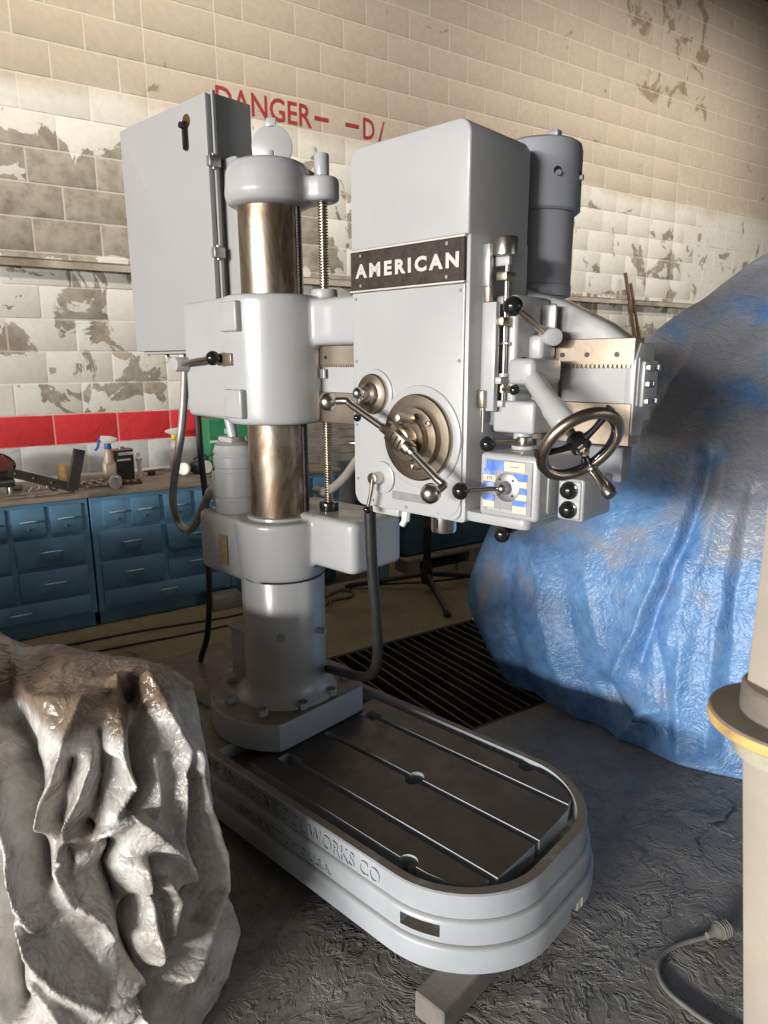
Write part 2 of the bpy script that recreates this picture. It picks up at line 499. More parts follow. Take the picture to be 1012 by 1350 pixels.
def obj(name, b, mats, parent=None, smooth=35, M=None):
    me = bpy.data.meshes.new(name)
    bm = b.bm if isinstance(b, B) else b
    bm.to_mesh(me)
    bm.free()
    return obj_me(name, me, mats, parent, smooth, M)
def obj_me(name, me, mats, parent=None, smooth=35, M=None):
    for mm in ([mats] if isinstance(mats, str) else mats):
        me.materials.append(MAT[mm])
    if smooth:
        for p in me.polygons:
            p.use_smooth = True
        me.set_sharp_from_angle(angle=R(smooth))
    o = bpy.data.objects.new(name, me)
    C.objects.link(o)
    if parent is not None:
        o.parent = parent
    if M is not None:
        o.matrix_local = M
    return o
def thing(name, label, cat, M=None, group=None):
    o = bpy.data.objects.new(name, None)
    o.empty_display_size = 0.1
    C.objects.link(o)
    if M is not None:
        o.matrix_world = M
    o['label'] = label
    o['category'] = cat
    if group:
        o['group'] = group
    return o
def tag(o, label, cat, group=None):
    o['label'] = label
    o['category'] = cat
    if group:
        o['group'] = group
    return o
def struct(o):
    o['kind'] = 'structure'
    return o
def baked(o):
    """replace the object's mesh by its modified mesh"""
    dg = bpy.context.evaluated_depsgraph_get()
    me = bpy.data.meshes.new_from_object(o.evaluated_get(dg))
    old = o.data
    o.modifiers.clear()
    o.data = me
    bpy.data.meshes.remove(old)
    return o
def cast(o, voxel=0.007, it=6):
    """melt overlapping shapes into one casting with filleted joints"""
    r = o.modifiers.new('r', 'REMESH')
    r.mode = 'VOXEL'
    r.voxel_size = voxel
    r.use_smooth_shade = True
    s = o.modifiers.new('s', 'SMOOTH')
    s.factor = 0.5
    s.iterations = it
    baked(o)
    for p in o.data.polygons:
        p.use_smooth = True
    return o
def text(name, body, size, mat, parent, M, width=None, extrude=0.002, offset=0.0, align='LEFT', spacing=1.0):
    cu = bpy.data.curves.new(name, 'FONT')
    cu.body = body
    cu.size = size / 0.69                  # cap height of the built-in face
    cu.extrude = extrude
    cu.offset = offset
    cu.space_character = spacing
    cu.resolution_u = 3
    t = bpy.data.objects.new(name, cu)
    C.objects.link(t)
    dg = bpy.context.evaluated_depsgraph_get()
    me = bpy.data.meshes.new_from_object(t.evaluated_get(dg))
    bpy.data.objects.remove(t)
    xs = [v.co.x for v in me.vertices]
    x0, x1 = min(xs), max(xs)
    k = (width / (x1 - x0)) if width else 1.0
    sh = {'LEFT': x0, 'CENTER': (x0 + x1) / 2}[align]
    for v in me.vertices:
        v.co.x = (v.co.x - sh) * k
    me.materials.clear()
    o = obj_me(name, me, mat, parent, 0, M)
    return o
FRONT = Matrix.Rotation(PI / 2, 4, 'X')          # text standing up, facing local -y
def rounded(pts, rad, n=6):
    """polygon with rounded corners; rad one number or one per corner"""
    out = []
    N = len(pts)
    for i, p in enumerate(pts):
        r = rad if isinstance(rad, (int, float)) else rad[i]
        p = Vector(p)
        a = Vector(pts[i - 1]) - p
        c = Vector(pts[(i + 1) % N]) - p
        if r <= 1e-5:
            out.append((p.x, p.y))
            continue
        ang = a.angle(c)
        d = min(r / math.tan(ang / 2), a.length * 0.49, c.length * 0.49)
        r2 = d * math.tan(ang / 2)
        p0, p1 = p + a.normalized() * d, p + c.normalized() * d
        cen = p + (a.normalized() + c.normalized()).normalized() * (r2 / math.sin(ang / 2))
        a0 = math.atan2(p0.y - cen.y, p0.x - cen.x)
        a1 = math.atan2(p1.y - cen.y, p1.x - cen.x)
        da = (a1 - a0 + PI) % (2 * PI) - PI
        for k in range(n + 1):
            t = a0 + da * k / n
            out.append((cen.x + r2 * math.cos(t), cen.y + r2 * math.sin(t)))
    return out
def copy_tree(o, parent=None):
    c = o.copy()
    C.objects.link(c)
    c.parent = parent
    for ch in list(o.children):
        copy_tree(ch, c)
    return c

# ------------------------------------------------------------------ the building
def build_room():
    A0, A1 = -5.2, 12.5           # along the wall
    REAR = 11.2                   # distance of the rear wall
    TOP = 5.6
    # floor with the pit opening left out
    g = dict(a0=0.55, a1=2.74, b0=1.90, b1=2.93)
    bm = bmesh.new()
    xs = [A0 - 16, g['a0'], g['a1'], A1 + 4]
    ys = [-0.3, g['b0'], g['b1'], REAR + 9]
    for i in range(3):
        for j in range(3):
            if i == 1 and j == 1:
                continue
            q = [W(xs[i], ys[j], 0), W(xs[i + 1], ys[j], 0), W(xs[i + 1], ys[j + 1], 0), W(xs[i], ys[j + 1], 0)]
            bm.faces.new([bm.verts.new(p) for p in q][::-1])
    bmesh.ops.remove_doubles(bm, verts=bm.verts[:], dist=1e-4)
    bmesh.ops.recalc_face_normals(bm, faces=bm.faces[:])
    if bm.faces[:][0].normal.z < 0:
        bmesh.ops.reverse_faces(bm, faces=bm.faces[:])
    floor = struct(obj('floor', bm, 'floor_concrete', None, 0))
    p = B()
    a0, a1, b0, b1 = g['a0'], g['a1'], g['b0'], g['b1']
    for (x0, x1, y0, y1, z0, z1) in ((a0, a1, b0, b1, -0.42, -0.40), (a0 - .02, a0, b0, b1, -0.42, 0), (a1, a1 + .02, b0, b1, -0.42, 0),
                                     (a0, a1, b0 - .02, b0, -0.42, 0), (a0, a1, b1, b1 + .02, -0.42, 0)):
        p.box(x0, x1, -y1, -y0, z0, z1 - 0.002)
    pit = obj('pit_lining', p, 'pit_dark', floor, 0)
    pit.matrix_local = WM
    # ceiling, side and rear walls with the two doorways that let the daylight in
    c = B().box(A0 - .2, A1 + .2, -REAR - .2, 0.2, TOP, TOP + 0.2)
    struct(obj('ceiling', c, 'ceiling', None, 0)).matrix_world = WM
    l = B()
    l.box(A0 - .2, A0, -REAR, -10.6, 0, TOP).box(A0 - .2, A0, -2.6, 0.2, 0, TOP).box(A0 - .2, A0, -10.6, -2.6, 3.3, TOP)
    struct(obj('wall_left', l, 'side_wall', None, 0)).matrix_world = WM
    r = B().box(A1, A1 + .2, -REAR, 0.2, 0, TOP)
    struct(obj('wall_right', r, 'side_wall', None, 0)).matrix_world = WM
    q = B()
    q.box(A0, 3.2, -REAR - .2, -REAR, 0, TOP).box(9.2, A1, -REAR - .2, -REAR, 0, TOP).box(3.2, 9.2, -REAR - .2, -REAR, 3.7, TOP)
    struct(obj('wall_rear', q, 'side_wall', None, 0)).matrix_world = WM
    # block wall
    wall = struct(obj('wall_back', B().box(A0, A1, -0.0018, 0.2, 0, TOP), 'joint_paint', None, 0))
    wall.matrix_world = WM
    Z0 = 1.061 - 5 * 0.2032
    rows = int((TOP - Z0) / 0.2032) + 1
    cells = []
    for k in range(-1, rows):
        z0, z1 = Z0 + k * .2032, Z0 + (k + 1) * .2032
        z0, z1 = max(z0, 0.0), min(z1, TOP)
        if z1 - z0 < 0.02:
            continue
        par = k % 2
        edges = []
        x = 1.476
        e = 1.112 if par else 1.306
        edges.append(1.476)
        while e > A0:
            edges.append(e)
            e -= .4064
        edges.append(A0)
        edges.reverse()
        edges.append(1.965)
        e = 1.965 + (.2032 if par else .4064)
        while e < 6.803 - 0.05:
            edges.append(e)
            e += .4064
        edges += [6.803, 7.234]
        e = 7.234 + (.4064 if par else .2032)
        while e < A1:
            edges.append(e)
            e += .4064
        edges.append(A1)
        for x0, x1 in zip(edges, edges[1:]):
            if x1 - x0 > 0.03:
                cells.append((x0, x1, z0, z1))
    # the 300 nearest blocks that the picture shows, the rest as one part
    inv = cam.matrix_world.inverted()
    def seen(cx, cz):
        q = inv @ W(cx, 0, cz)
        if q.z > -0.1:
            return False
        return abs(q.x / -q.z) < 506 / 905.9 + .03 and abs(q.y / -q.z) < 675 / 905.9
    vis = [c for c in cells if seen((c[0] + c[1]) / 2, (c[2] + c[3]) / 2) and c[3] > 0.80]
    vis = [c for c in vis if not (c[0] > 3.4 and c[3] < 1.6)]
    vis.sort(key=lambda c: c[0])
    single = set(vis[:300])
    cache = {}
    J = 0.0045
    rnd = random.Random(3)
    for cc in cells:
        if cc not in single:
            continue
        w, h = round(cc[1] - cc[0], 3), round(cc[3] - cc[2], 3)
        if (w, h) not in cache:
            bb = B().box(-w / 2 + J, w / 2 - J, -0.004, 0.03, -h / 2 + J, h / 2 - J, 0.0035, 2)
            me = bpy.data.meshes.new('concrete_block')
            bb.bm.to_mesh(me)
            bb.bm.free()
            me.materials.append(MAT['block_paint'])
            for p_ in me.polygons:
                p_.use_smooth = True
            me.set_sharp_from_angle(angle=R(60))
            cache[(w, h)] = me
        o = bpy.data.objects.new('concrete_block', cache[(w, h)])
        C.objects.link(o)
        o.parent = wall
        o.location = ((cc[0] + cc[1]) / 2, rnd.uniform(-0.0012, 0.0012), (cc[2] + cc[3]) / 2)
    rest = B()
    bm = rest.bm
    for cc in cells:
        if cc in single:
            continue
        x0, x1, z0, z1 = cc[0] + J, cc[1] - J, cc[2] + J, cc[3] - J
        y = -0.004 + rnd.uniform(-0.0012, 0.0012)
        f = [bm.verts.new(q) for q in ((x0 + .003, y, z0 + .003), (x1 - .003, y, z0 + .003), (x1 - .003, y, z1 - .003), (x0 + .003, y, z1 - .003))]
        g_ = [bm.verts.new(q) for q in ((x0, .01, z0), (x1, .01, z0), (x1, .01, z1), (x0, .01, z1))]
        bm.faces.new(f)
        for i in range(4):
            bm.faces.new((f[i], g_[i], g_[(i + 1) % 4], f[(i + 1) % 4]))
    bmesh.ops.recalc_face_normals(bm, faces=bm.faces[:])
    ro = obj('concrete_blocks_far', rest, 'block_paint', wall, 0)
    ro['kind'] = 'stuff'
    # painted warning
    for body, x, w in (('DANGER', 1.945, 0.745), ('-', 2.715, 0.12), ('-', 2.985, 0.12), ('D', 3.145, 0.105), ('/', 3.285, 0.05)):
        if body == '-':
            obj('painted_dash', B().box(x, x + w, -.0062, -.0034, 3.375, 3.403), 'letter_red', wall, 0)
        elif body == '/':
            obj('painted_stroke', B().prism([(x, 3.315), (x + .02, 3.315), (x + .062, 3.465), (x + .05, 3.465)], -.0062, -.0034, 'y'), 'letter_red', wall, 0)
        else:
            text('painted_lettering', body, 0.150, 'letter_red', wall, Matrix.Translation((x, -0.0055, 3.315)) @ FRONT, width=w, extrude=0.0012, offset=0.002)
    # steel ledge along the wall
    t = B().box(A0, A1, -0.060, 0.0, 2.225, 2.238, 0.002).box(A0, A1, -0.060, -0.048, 2.185, 2.238, 0.002)
    struct(obj('trim_1', t, 'trim_paint', None, 0)).matrix_world = WM
    t = B().box(A0, A1, -0.035, 0.0, 2.10, 2.135, 0.004)
    return floor
floor = build_room()

def build_grate():
    root = thing('floor_grate', 'black iron bar grating over the pit behind the drill base', 'grate', WM)
    a0, a1, b0, b1 = 0.56, 2.73, 1.905, 2.925
    f = B()
    for (x0, x1, y0, y1) in ((a0, a1, b0, b0 + .012), (a0, a1, b1 - .012, b1), (a0, a0 + .012, b0, b1), (a1 - .012, a1, b0, b1)):
        f.box(x0, x1, -y1, -y0, -.055, -.002)
    f.box(a0, a1, -(b0 + .53), -(b0 + .50), -.055, -.045)
    obj('frame', f, 'grate_iron', root, 0)
    me = None
    n = 34
    for i in range(n):
        x = a0 + .045 + i * (a1 - a0 - .09) / (n - 1)
        if me is None:
            o = obj('grate_bar', B().box(-.006, .006, -b1 + .012, -b0 - .012, -.05, -.001, .002, 1), 'grate_iron', root, 0)
            me = o.data
        else:
            o = bpy.data.objects.new('grate_bar', me)
            C.objects.link(o)
            o.parent = root
        o.location = (x, 0, random.uniform(-.004, .0))
        o.rotation_euler = (0, random.uniform(-.10, .10), random.uniform(-.004, .004))
build_grate()

# ------------------------------------------------------------------ the radial drill
drill = thing('radial_drill', 'large grey radial drill press with round column, arm and drilling head', 'drill press', MM)
def loop_outline(off, u0=-0.78, u1=1.15, hv=0.365, rf=0.26, rr=0.08, n=14):
    """plan of the base: straight sides, bulging rounded front end"""
    p = rounded([(u0 - off, -hv - off), (u1 - 0.02 + off, -hv - off), (u1 - 0.02 + off, hv + off), (u0 - off, hv + off)],
                [rr, rf + off, rf + off, rr], n)
    out = []
    for u, v in p:
        if u > u1 - 0.30:
            u += 0.030 * (1 - (v / (hv + off)) ** 2) * ((u - (u1 - .30)) / 0.30)
        out.append((u, v))
    return out
def build_base():
    bm = bmesh.new()
    prof = [(0.020, 0.074), (0.024, 0.080), (0.024, 0.138), (0.020, 0.146), (0.011, 0.152), (0.012, 0.158), (0.012, 0.206), (0.008, 0.214), (0.0, 0.220),
            (0.0, 0.2860), (-0.004, 0.290)]
    rings = [[bm.verts.new((u, v, z)) for u, v in loop_outline(off)] for off, z in prof]
    for a, c in zip(rings, rings[1:]):
        n = len(a)
        for i in range(n):
            bm.faces.new((a[i], a[(i + 1) % n], c[(i + 1) % n], c[i]))
    bm.faces.new(rings[0][::-1])
    # trough
    inner = [(u, v) for u, v in loop_outline(-0.028, u0=0.028 - 0.028 + 0.0, rr=0.012)]
    it = [bm.verts.new((u, v, 0.290)) for u, v in inner]
    ib = [bm.verts.new((u, v, 0.236)) for u, v in inner]
    n = len(it)
    for i in range(n):
        bm.faces.new((it[i], it[(i + 1) % n], ib[(i + 1) % n], ib[i]))
    bm.faces.new(ib)
    bm.edges.ensure_lookup_table()
    top = [bm.edges.get((rings[-1][i], rings[-1][(i + 1) % len(rings[-1])])) for i in range(len(rings[-1]))]
    hole = [bm.edges.get((it[i], it[(i + 1) % n])) for i in range(n)]
    bmesh.ops.triangle_fill(bm, edges=top + hole, use_beauty=True)
    bmesh.ops.recalc_face_normals(bm, faces=bm.faces[:])
    base = obj('base', bm, 'paint_base', drill, 30)
    # lifting pocket in the side and slot under the front end
    cut = obj('cutter', B().box(0.90, 1.005, -0.46, -0.295, 0.168, 0.204).box(1.10, 1.30, 0.02, 0.09, 0.05, 0.112), 'paint_base', drill, 0)
    bo = base.modifiers.new('b', 'BOOLEAN')
    bo.operation = 'DIFFERENCE'
    bo.object = cut
    bo.solver = 'EXACT'
    bpy.context.view_layer.update()
    baked(base)
    bpy.data.objects.remove(cut)
    base.data.set_sharp_from_angle(angle=R(30))
    obj('levelling_wedge', B().prism([(1.150, .074), (1.178, .074), (1.178, .10), (1.160, .112), (1.150, .112)], .070, .088, 'y'), 'plastic_white', drill, 0)
    # cast lettering on the side
    text('cast_lettering', 'THE AMERICAN TOOL WORKS CO', 0.044, 'paint_base', base,
         Matrix.Translation((-0.02, -0.3655, 0.2285)) @ FRONT, width=0.84, extrude=0.0035)
    text('cast_lettering', 'CINCINNATI OHIO U.S.A.', 0.024, 'paint_base', base,
         Matrix.Translation((0.20, -0.3775, 0.166)) @ FRONT, width=0.44, extrude=0.003)
    # table of four strips parted by slots, and the bar joining them at the back
    def notch(cu, cv, r, side):
        return [(cu + r * math.cos(t), cv + side * r * math.sin(t)) for t in [PI * (1 - k / 8) for k in range(9)]]
    Z0, Z1 = 0.2355, 0.286
    def strip(pts):
        t = B().prism(pts, Z0, Z1)
        for f in t.bm.faces:
            f.material_index = 0 if abs(f.normal.z) > .5 else 1
        return obj('table_strip', t, ['table_iron', 'paint_base'], drill, 0)
    s = 0.012
    strip([(0.285, -.300), *notch(0.862, -.300, .028, 1), (0.93, -.298), (0.985, -.287), (1.030, -.266), (1.056, -.240), (1.062, -.200 - s), (0.285, -.200 - s)])
    strip([(0.285, -.200 + s), (1.074, -.200 + s), (1.080, -s), *notch(0.63, -s, .026, -1)[::-1], (0.285, -s)])
    strip([(0.285, s), *notch(0.63, s, .026, 1), (1.080, s), (1.074, .200 - s), (0.285, .200 - s)])
    strip([(0.285, .200 + s), (1.062, .200 + s), (1.056, .240), (1.030, .266), (0.985, .287), (0.93, .298), *notch(0.862, .300, .028, -1)[::-1], (0.285, .300)])
    t = B()
    for v0, v1 in ((-.300, -.226), (-.174, -.012), (.012, .174), (.226, .300)):
        t.box(0.215, 0.285, v0, v1, Z0, Z1)
    t.box(0.165, 0.215, -.300, .300, Z0, Z1)
    for f in t.bm.faces:
        f.material_index = 0 if abs(f.normal.z) > .5 else 1
    obj('table_rear_bar', t, ['table_iron', 'paint_base'], drill, 0)
    for cv in (-.300, .300):
        obj('table_screw', B().cyl((0.868, cv * .955, .236), (0.868, cv * .955, .268), .0135, seg=6, bev=.002), 'paint_base', drill)
    # rear deck fittings
    cp = obj('sump_cover', B().prism(rounded([(-.41, -.19), (-.235, -.19), (-.235, -.02), (-.41, -.02)], .015), .290, .312, bev=.004), 'paint_base', drill)
    for a, c in ((-.395, -.175), (-.25, -.175), (-.395, -.035), (-.25, -.035)):
        obj('screw', B().cyl((a, c, .312), (a, c, .3145), .006, seg=12), 'dark_steel', cp)
    obj('coolant_box', B().box(-.40, -.29, .03, .14, .290, .52, .006).box(-.41, -.28, .02, .15, .52, .53, .003), 'paint_base', drill)
    return base
base = build_base()

def build_column():
    # flanged foot: round with a flat front
    pl = []
    for k in range(49):
        t = 2 * PI * k / 48
        u, v = .285 * math.cos(t), .285 * math.sin(t)
        pl.append((min(u, .207), v))
    p2 = []
    for q in pl:
        if not p2 or (Vector(q) - Vector(p2[-1])).length > 1e-3:
            p2.append(q)
    if (Vector(p2[0]) - Vector(p2[-1])).length < 1e-3:
        p2.pop()
    f = obj('column_flange', B().prism(p2, .2875, .395, bev=.012, seg=3), 'paint_base', drill, 30)
    for ang in (-150, -105, -62, 62, 105, 150, -22, 22):
        r = .225 if abs(ang) > 40 else .185
        obj('flange_bolt', B().cyl((r * math.cos(R(ang)), r * math.sin(R(ang)), .394), (r * math.cos(R(ang)), r * math.sin(R(ang)), .420), .020, seg=6, bev=.003), 'paint_base', f)
    s = B().lathe([(.190, .394), (.186, .402), (.168, .415), (.155, .440), (.151, .47), (.151, .845), (.1495, .8475), (.1495, .850)], seg=64)
    sl = obj('lower_column', s, 'paint', drill, 40)
    d = Vector((math.cos(R(-45)), math.sin(R(-45)), 0))
    obj('oil_plug', B().cyl(d * .149 + Vector((0, 0, .655)), d * .1525 + Vector((0, 0, .655)), .016, seg=20), 'paint_motor', sl)
    d = Vector((math.cos(R(12)), math.sin(R(12)), 0))
    obj('stop_bolt', B().cyl(d * .145 + Vector((0, 0, .655)), d * .185 + Vector((0, 0, .655)), .012, seg=6), 'galvanised', sl)
    # clamp housing with two lobes
    h = B()
    h.cyl((0, 0, .852), (0, 0, 1.062), .156, .166, 48, .010)
    h.prism(rounded([(-.345, -.135), (.05, -.15), (.05, .15), (-.345, .12)], [.05, 0, 0, .05]), .835, 1.058, bev=.02, seg=3)
    h.prism(rounded([(-.1, .0), (.365, .0), (.365, .25), (-.1, .25)], [.0, .03, .03, 0]), .905, 1.085, bev=.018, seg=3)
    ho = cast(obj('clamp_housing', h, 'paint', drill), .007, 7)
    obj('joint_ring', B().lathe([(.1495, .8475), (.1495, .853)], seg=64), 'gap_dark', drill, 0)
    bd = obj('rating_badge', B().box(-.027, .027, -.0015, .0015, -.055, .055, .0008, 1), 'badge', ho)
    bd.matrix_local = Matrix.Translation((-.155, -.1475, .935)) @ Matrix.Rotation(R(-3), 4, 'Z')
    # clamp motor standing on the left lobe
    c = B().lathe([(.080, 1.05), (.084, 1.06), (.084, 1.10), (.080, 1.105), (.080, 1.115), (.084, 1.12), (.084, 1.205), (.081, 1.21), (.081, 1.222), (.084, 1.227),
                   (.084, 1.262), (.081, 1.266), (.081, 1.274), (.083, 1.28), (.074, 1.305), (.050, 1.318), (0, 1.320)], (-.205, -.035, 0), seg=40)
    cm = obj('clamp_motor', c, 'paint', drill, 30)
    obj('terminal_box', B().box(-.315, -.285, -.075, -.005, 1.08, 1.20, .006), 'paint', cm)
    obj('motor_cap', B().box(-.245, -.160, -.085, -.02, 1.314, 1.336, .008), 'paint', cm)
    obj('motor_pipe', B().tube([(-.195, -.05, 1.33), (-.205, -.05, 1.37), (-.225, -.05, 1.42)], .019, 16, 4), 'paint', cm)
    # bare column, its rack and the lead screw
    obj('column', B().lathe([(.1035, 1.02), (.1035, 2.12)], seg=72), 'column_steel', drill, 40)
    obj('column_collar_ring', B().lathe([(.104, 1.058), (.118, 1.060), (.116, 1.070), (.1045, 1.073)], seg=64), 'paint', drill, 40)
    d = Vector((math.cos(R(-14)), math.sin(R(-14)), 0))
    rk = B().box(.100, .1085, -.010, .010, 1.06, 2.09, .001, 1)
    for k in range(110):
        rk.box(.108, .1105, -.009, .009, 1.07 + k * .0092, 1.0745 + k * .0092)
    obj('column_rack', rk, 'dark_steel', drill, 0).matrix_local = Matrix.Rotation(R(19), 4, 'Z')
    pr = [(.010, 1.06)]
    z = 1.065
    while z < 2.10:
        pr += [(.0100, z), (.0165, z + .0022), (.0165, z + .0046), (.0100, z + .0066)]
        z += .0088
    pr.append((.010, 2.11))
    obj('lead_screw', B().lathe(pr, (.147, .10, 0), seg=20), 'steel_worn', drill, 20)
    obj('lead_screw_nut', B().cyl((.147, .10, 1.80), (.147, .10, 1.832), .044, seg=28, bev=.004), 'paint', drill)
    obj('lead_screw_bearing', B().cyl((.147, .10, 1.072), (.147, .10, 1.115), .034, seg=24, bev=.003), 'black_plastic', drill)
    # cap on the column
    k = B()
    k.cyl((0, 0, 2.085), (0, 0, 2.225), .143, .136, 48, .035)
    k.prism(rounded([(0, -.07), (.15, .042), (.202, .1), (.147, .158), (0, .13)], [.0, .03, .05, .03, 0]), 2.10, 2.175, bev=.015)
    k.cyl((.147, .10, 2.10), (.147, .10, 2.175), .056, .056, 28, .012)
    k.cyl((.05, .09, 2.15), (.05, .09, 2.205), .07, .06, 28, .015)
    kc = cast(obj('column_cap', k, 'paint', drill), .006, 7)
    obj('bearing_stub', B().cyl((.147, .10, 2.16), (.147, .10, 2.245), .024, seg=24, bev=.003), 'paint', kc)
    nd_ = Matrix.Translation((0.0, .02, 2.278)) @ Matrix.Rotation(R(40), 4, 'Z') @ Matrix.Rotation(PI / 2, 4, 'X')
    e = B().lathe([(.062, -.006), (.066, -.004), (.066, .004), (.062, .006)], seg=40)
    e.box(-.016, .016, .055, .085, -.006, .006, .003)
    obj('hoist_plate', e, 'paint', kc).matrix_local = nd_
    for a, c2 in ((-.055, -.03), (.08, -.05)):
        obj('cap_screw', B().cyl((a, c2, 2.222), (a, c2, 2.238), .009, seg=6), 'paint', kc)
build_column()

def build_arm():
    a = B()
    a.cyl((0, 0, 1.395), (0, 0, 1.812), .168, .168, 64, .012)
    a.prism(rounded([(-.405, -.105), (-.02, -.165), (-.02, .165), (-.405, .13)], [.035, 0, 0, .035]), 1.405, 1.808, bev=.016, seg=3)
    # shoulder running into the arm
    a.prism([(.0, 1.40), (.150, 1.40), (.150, 1.80), (.0, 1.80)], -.075, .27, 'y', bev=.03, seg=3)
    a.prism([(.05, 1.650), (.60, 1.650), (.60, 1.80), (.05, 1.80)], .020, .25, 'y', bev=.022, seg=3)
    a.box(.05, .150, -.095, .05, 1.405, 1.475, .028, 3)
    a.box(.05, .150, -.090, .05, 1.585, 1.635, .022, 3)
    # arm body falling away to the free end
    a.prism([(.20, 1.41), (1.215, 1.41), (1.225, 1.63), (1.14, 1.69), (1.02, 1.748), (.90, 1.785), (.72, 1.80), (.20, 1.80)], .085, .170, 'y', bev=.022, seg=3)
    arm = cast(obj('arm', a, 'paint', drill), .008, 6)
    # square pads
    for cu, cz in ((-.010, 1.742), (-.004, 1.465)):
        p = B().box(-.052, .052, -.016, .012, -.047, .047, .007, 3)
        obj('cover_pad', p, 'paint', arm).matrix_local = Matrix.Translation((cu, -.166, cz)) @ Matrix.Rotation(R(-4), 4, 'Z')
    # guideways
    obj('upper_way', B().box(.150, 1.233, .060, .110, 1.598, 1.650, .0015, 1), 'steel_ways', arm, 0)
    obj('lower_way', B().box(.150, 1.233, .060, .110, 1.400, 1.500, .0015, 1), 'steel_ways', arm, 0)
    obj('way_web', B().box(.150, 1.240, .074, .110, 1.495, 1.605), 'paint', arm, 0)
    rk = B().box(.150, 1.233, .0575, .075, 1.590, 1.600)
    n = 96
    for k in range(n):
        x = .155 + k * (1.228 - .155) / n
        rk.prism([(x, 1.591), (x + .0025, 1.582), (x + .0065, 1.582), (x + .009, 1.591)], .0575, .075, 'y')
    ro = obj('arm_rack', rk, 'steel_ways', arm, 0)
    for x in (1.05, 1.115, 1.19, .19):
        obj('rack_screw', B().cyl((x, .061, 1.613), (x, .0575, 1.613), .006, seg=12), 'dark_steel', ro)
    for x in (1.13, 1.19):
        obj('way_screw', B().cyl((x, .061, 1.482), (x, .0575, 1.482), .005, seg=12), 'dark_steel', arm)
    # free end
    e = B().prism(rounded([(.062, 1.425), (.120, 1.425), (.130, 1.455), (.165, 1.460), (.165, 1.630), (.150, 1.640), (.085, 1.640), (.062, 1.60)], .006), 1.212, 1.237, 'x', bev=.003)
    eo = obj('arm_end', e, 'paint', arm)
    st = obj('end_stop', B().box(1.237, 1.248, .088, .168, 1.492, 1.597, .003), 'paint', eo)
    for y, z in ((.100, 1.505), (.100, 1.545), (.100, 1.583), (.152, 1.505), (.128, 1.545), (.152, 1.583)):
        obj('bolt_head', B().cyl((1.247, y, z), (1.258, y, z), .009, seg=6, bev=.001), 'galvanised', st)
    # clamp lever at the back of the sleeve
    lv = B().tube([(-.365, -.135, 1.592), (-.22, -.185, 1.602), (-.075, -.20, 1.612)], .0085, 12, 4)
    lo = obj('clamp_lever', lv, 'steel_worn', drill)
    obj('lever_hub', B().cyl((-.375, -.09, 1.592), (-.375, -.165, 1.592), .026, seg=24, bev=.004), 'paint', lo)
    obj('knob', B().ball((-.072, -.20, 1.612), .024), 'black_plastic', lo)
    obj('lever_stop', B().box(-.10, -.02, -.168, -.12, 1.588, 1.628, .004), 'steel_ways', arm).matrix_local = Matrix.Translation((.015, -.01, 0))
    obj('small_plate', B().box(.165, .185, .055, .064, 1.545, 1.575, .001), 'silver_label', arm, 0)
build_arm()

def build_cabinet():
    u0, u1, v0, v1, z0, z1 = -.885, -.305, .0, .175, 1.632, 2.508
    c = B().box(u0, u1, v0, v1, z0, z1, .003, 1)
    cab = obj('electrical_cabinet', c, 'cabinet_paint', drill)
    d = obj('cabinet_door', B().prism(rounded([(u0 - .006, z0 + .012), (u1 + .014, z0 + .012), (u1 + .014, z1 - .012), (u0 - .006, z1 - .012)], .006), -.028, -.006, 'y', bev=.003), 'cabinet_paint', cab)
    hd = B().prism(rounded([(-.430, 2.335), (-.404, 2.335), (-.404, 2.432), (-.430, 2.432)], .012), -.040, -.028, 'y', bev=.004)
    hd.cyl((-.417, -.040, 2.415), (-.417, -.052, 2.415), .011, seg=16)
    obj('door_handle', hd, 'black_plastic', d)
    obj('handle_backing', B().cyl((-.412, -.028, 2.43), (-.412, -.0295, 2.43), .024, seg=24), 'brass', d)
    f = B().box(u1, u1 + .022, -.004, .010, z0 + .02, z1, .002, 1)
    obj('cabinet_flange', f, 'cabinet_paint', cab)
    for z in (2.28, 1.98, 1.70):
        obj('door_clamp', B().box(u1 + .010, u1 + .034, -.034, .012, z - .018, z + .018, .004).cyl((u1 + .022, -.012, z - .025), (u1 + .022, -.012, z + .025), .006, seg=10), 'galvanised', cab)
    br = B().prism(rounded([(-.30, 1.79), (-.150, 1.79), (-.175, 2.22), (-.215, 2.30), (-.30, 2.30)], [0, 0, .05, .04, 0]), .035, .075, 'y', bev=.008)
    obj('cabinet_bracket', br, 'cabinet_paint', drill)
    obj('conduit_fitting', B().cyl((-.665, .06, z0 - .035), (-.665, .06, z0 + .004), .024, seg=8).cyl((-.665, .06, z0 - .05), (-.665, .06, z0 - .03), .020, seg=16), 'galvanised', cab)
    for x in (-.50, -.80):
        obj('gland', B().cyl((x, .06, z0 - .012), (x, .06, z0 + .002), .010, seg=8), 'galvanised', cab)
    obj('flexible_conduit', B().tube([(-.665, .06, 1.60), (-.675, .05, 1.45), (-.685, .03, 1.30), (-.725, .01, 1.12), (-.735, .0, 1.01), (-.68, -.01, .925), (-.58, -.02, .915), (-.49, -.03, .985),
                                       (-.42, -.04, 1.06), (-.375, -.04, 1.105), (-.335, -.04, 1.125)], .0165, 14, 8), 'conduit_grey', drill)
    obj('conduit_elbow', B().tube([(-.385, -.04, 1.095), (-.35, -.04, 1.12), (-.31, -.04, 1.13)], .022, 14, 5), 'paint', drill)
    obj('power_cable', B().tube([(-.50, .0, 1.41), (-.495, .0, 1.22), (-.48, .0, 1.06), (-.485, .0, .86), (-.495, .0, .66), (-.53, .0, .46), (-.60, .01, .34), (-.63, .02, .300)], .0125, 10, 6), 'black_rubber', drill)
build_cabinet()

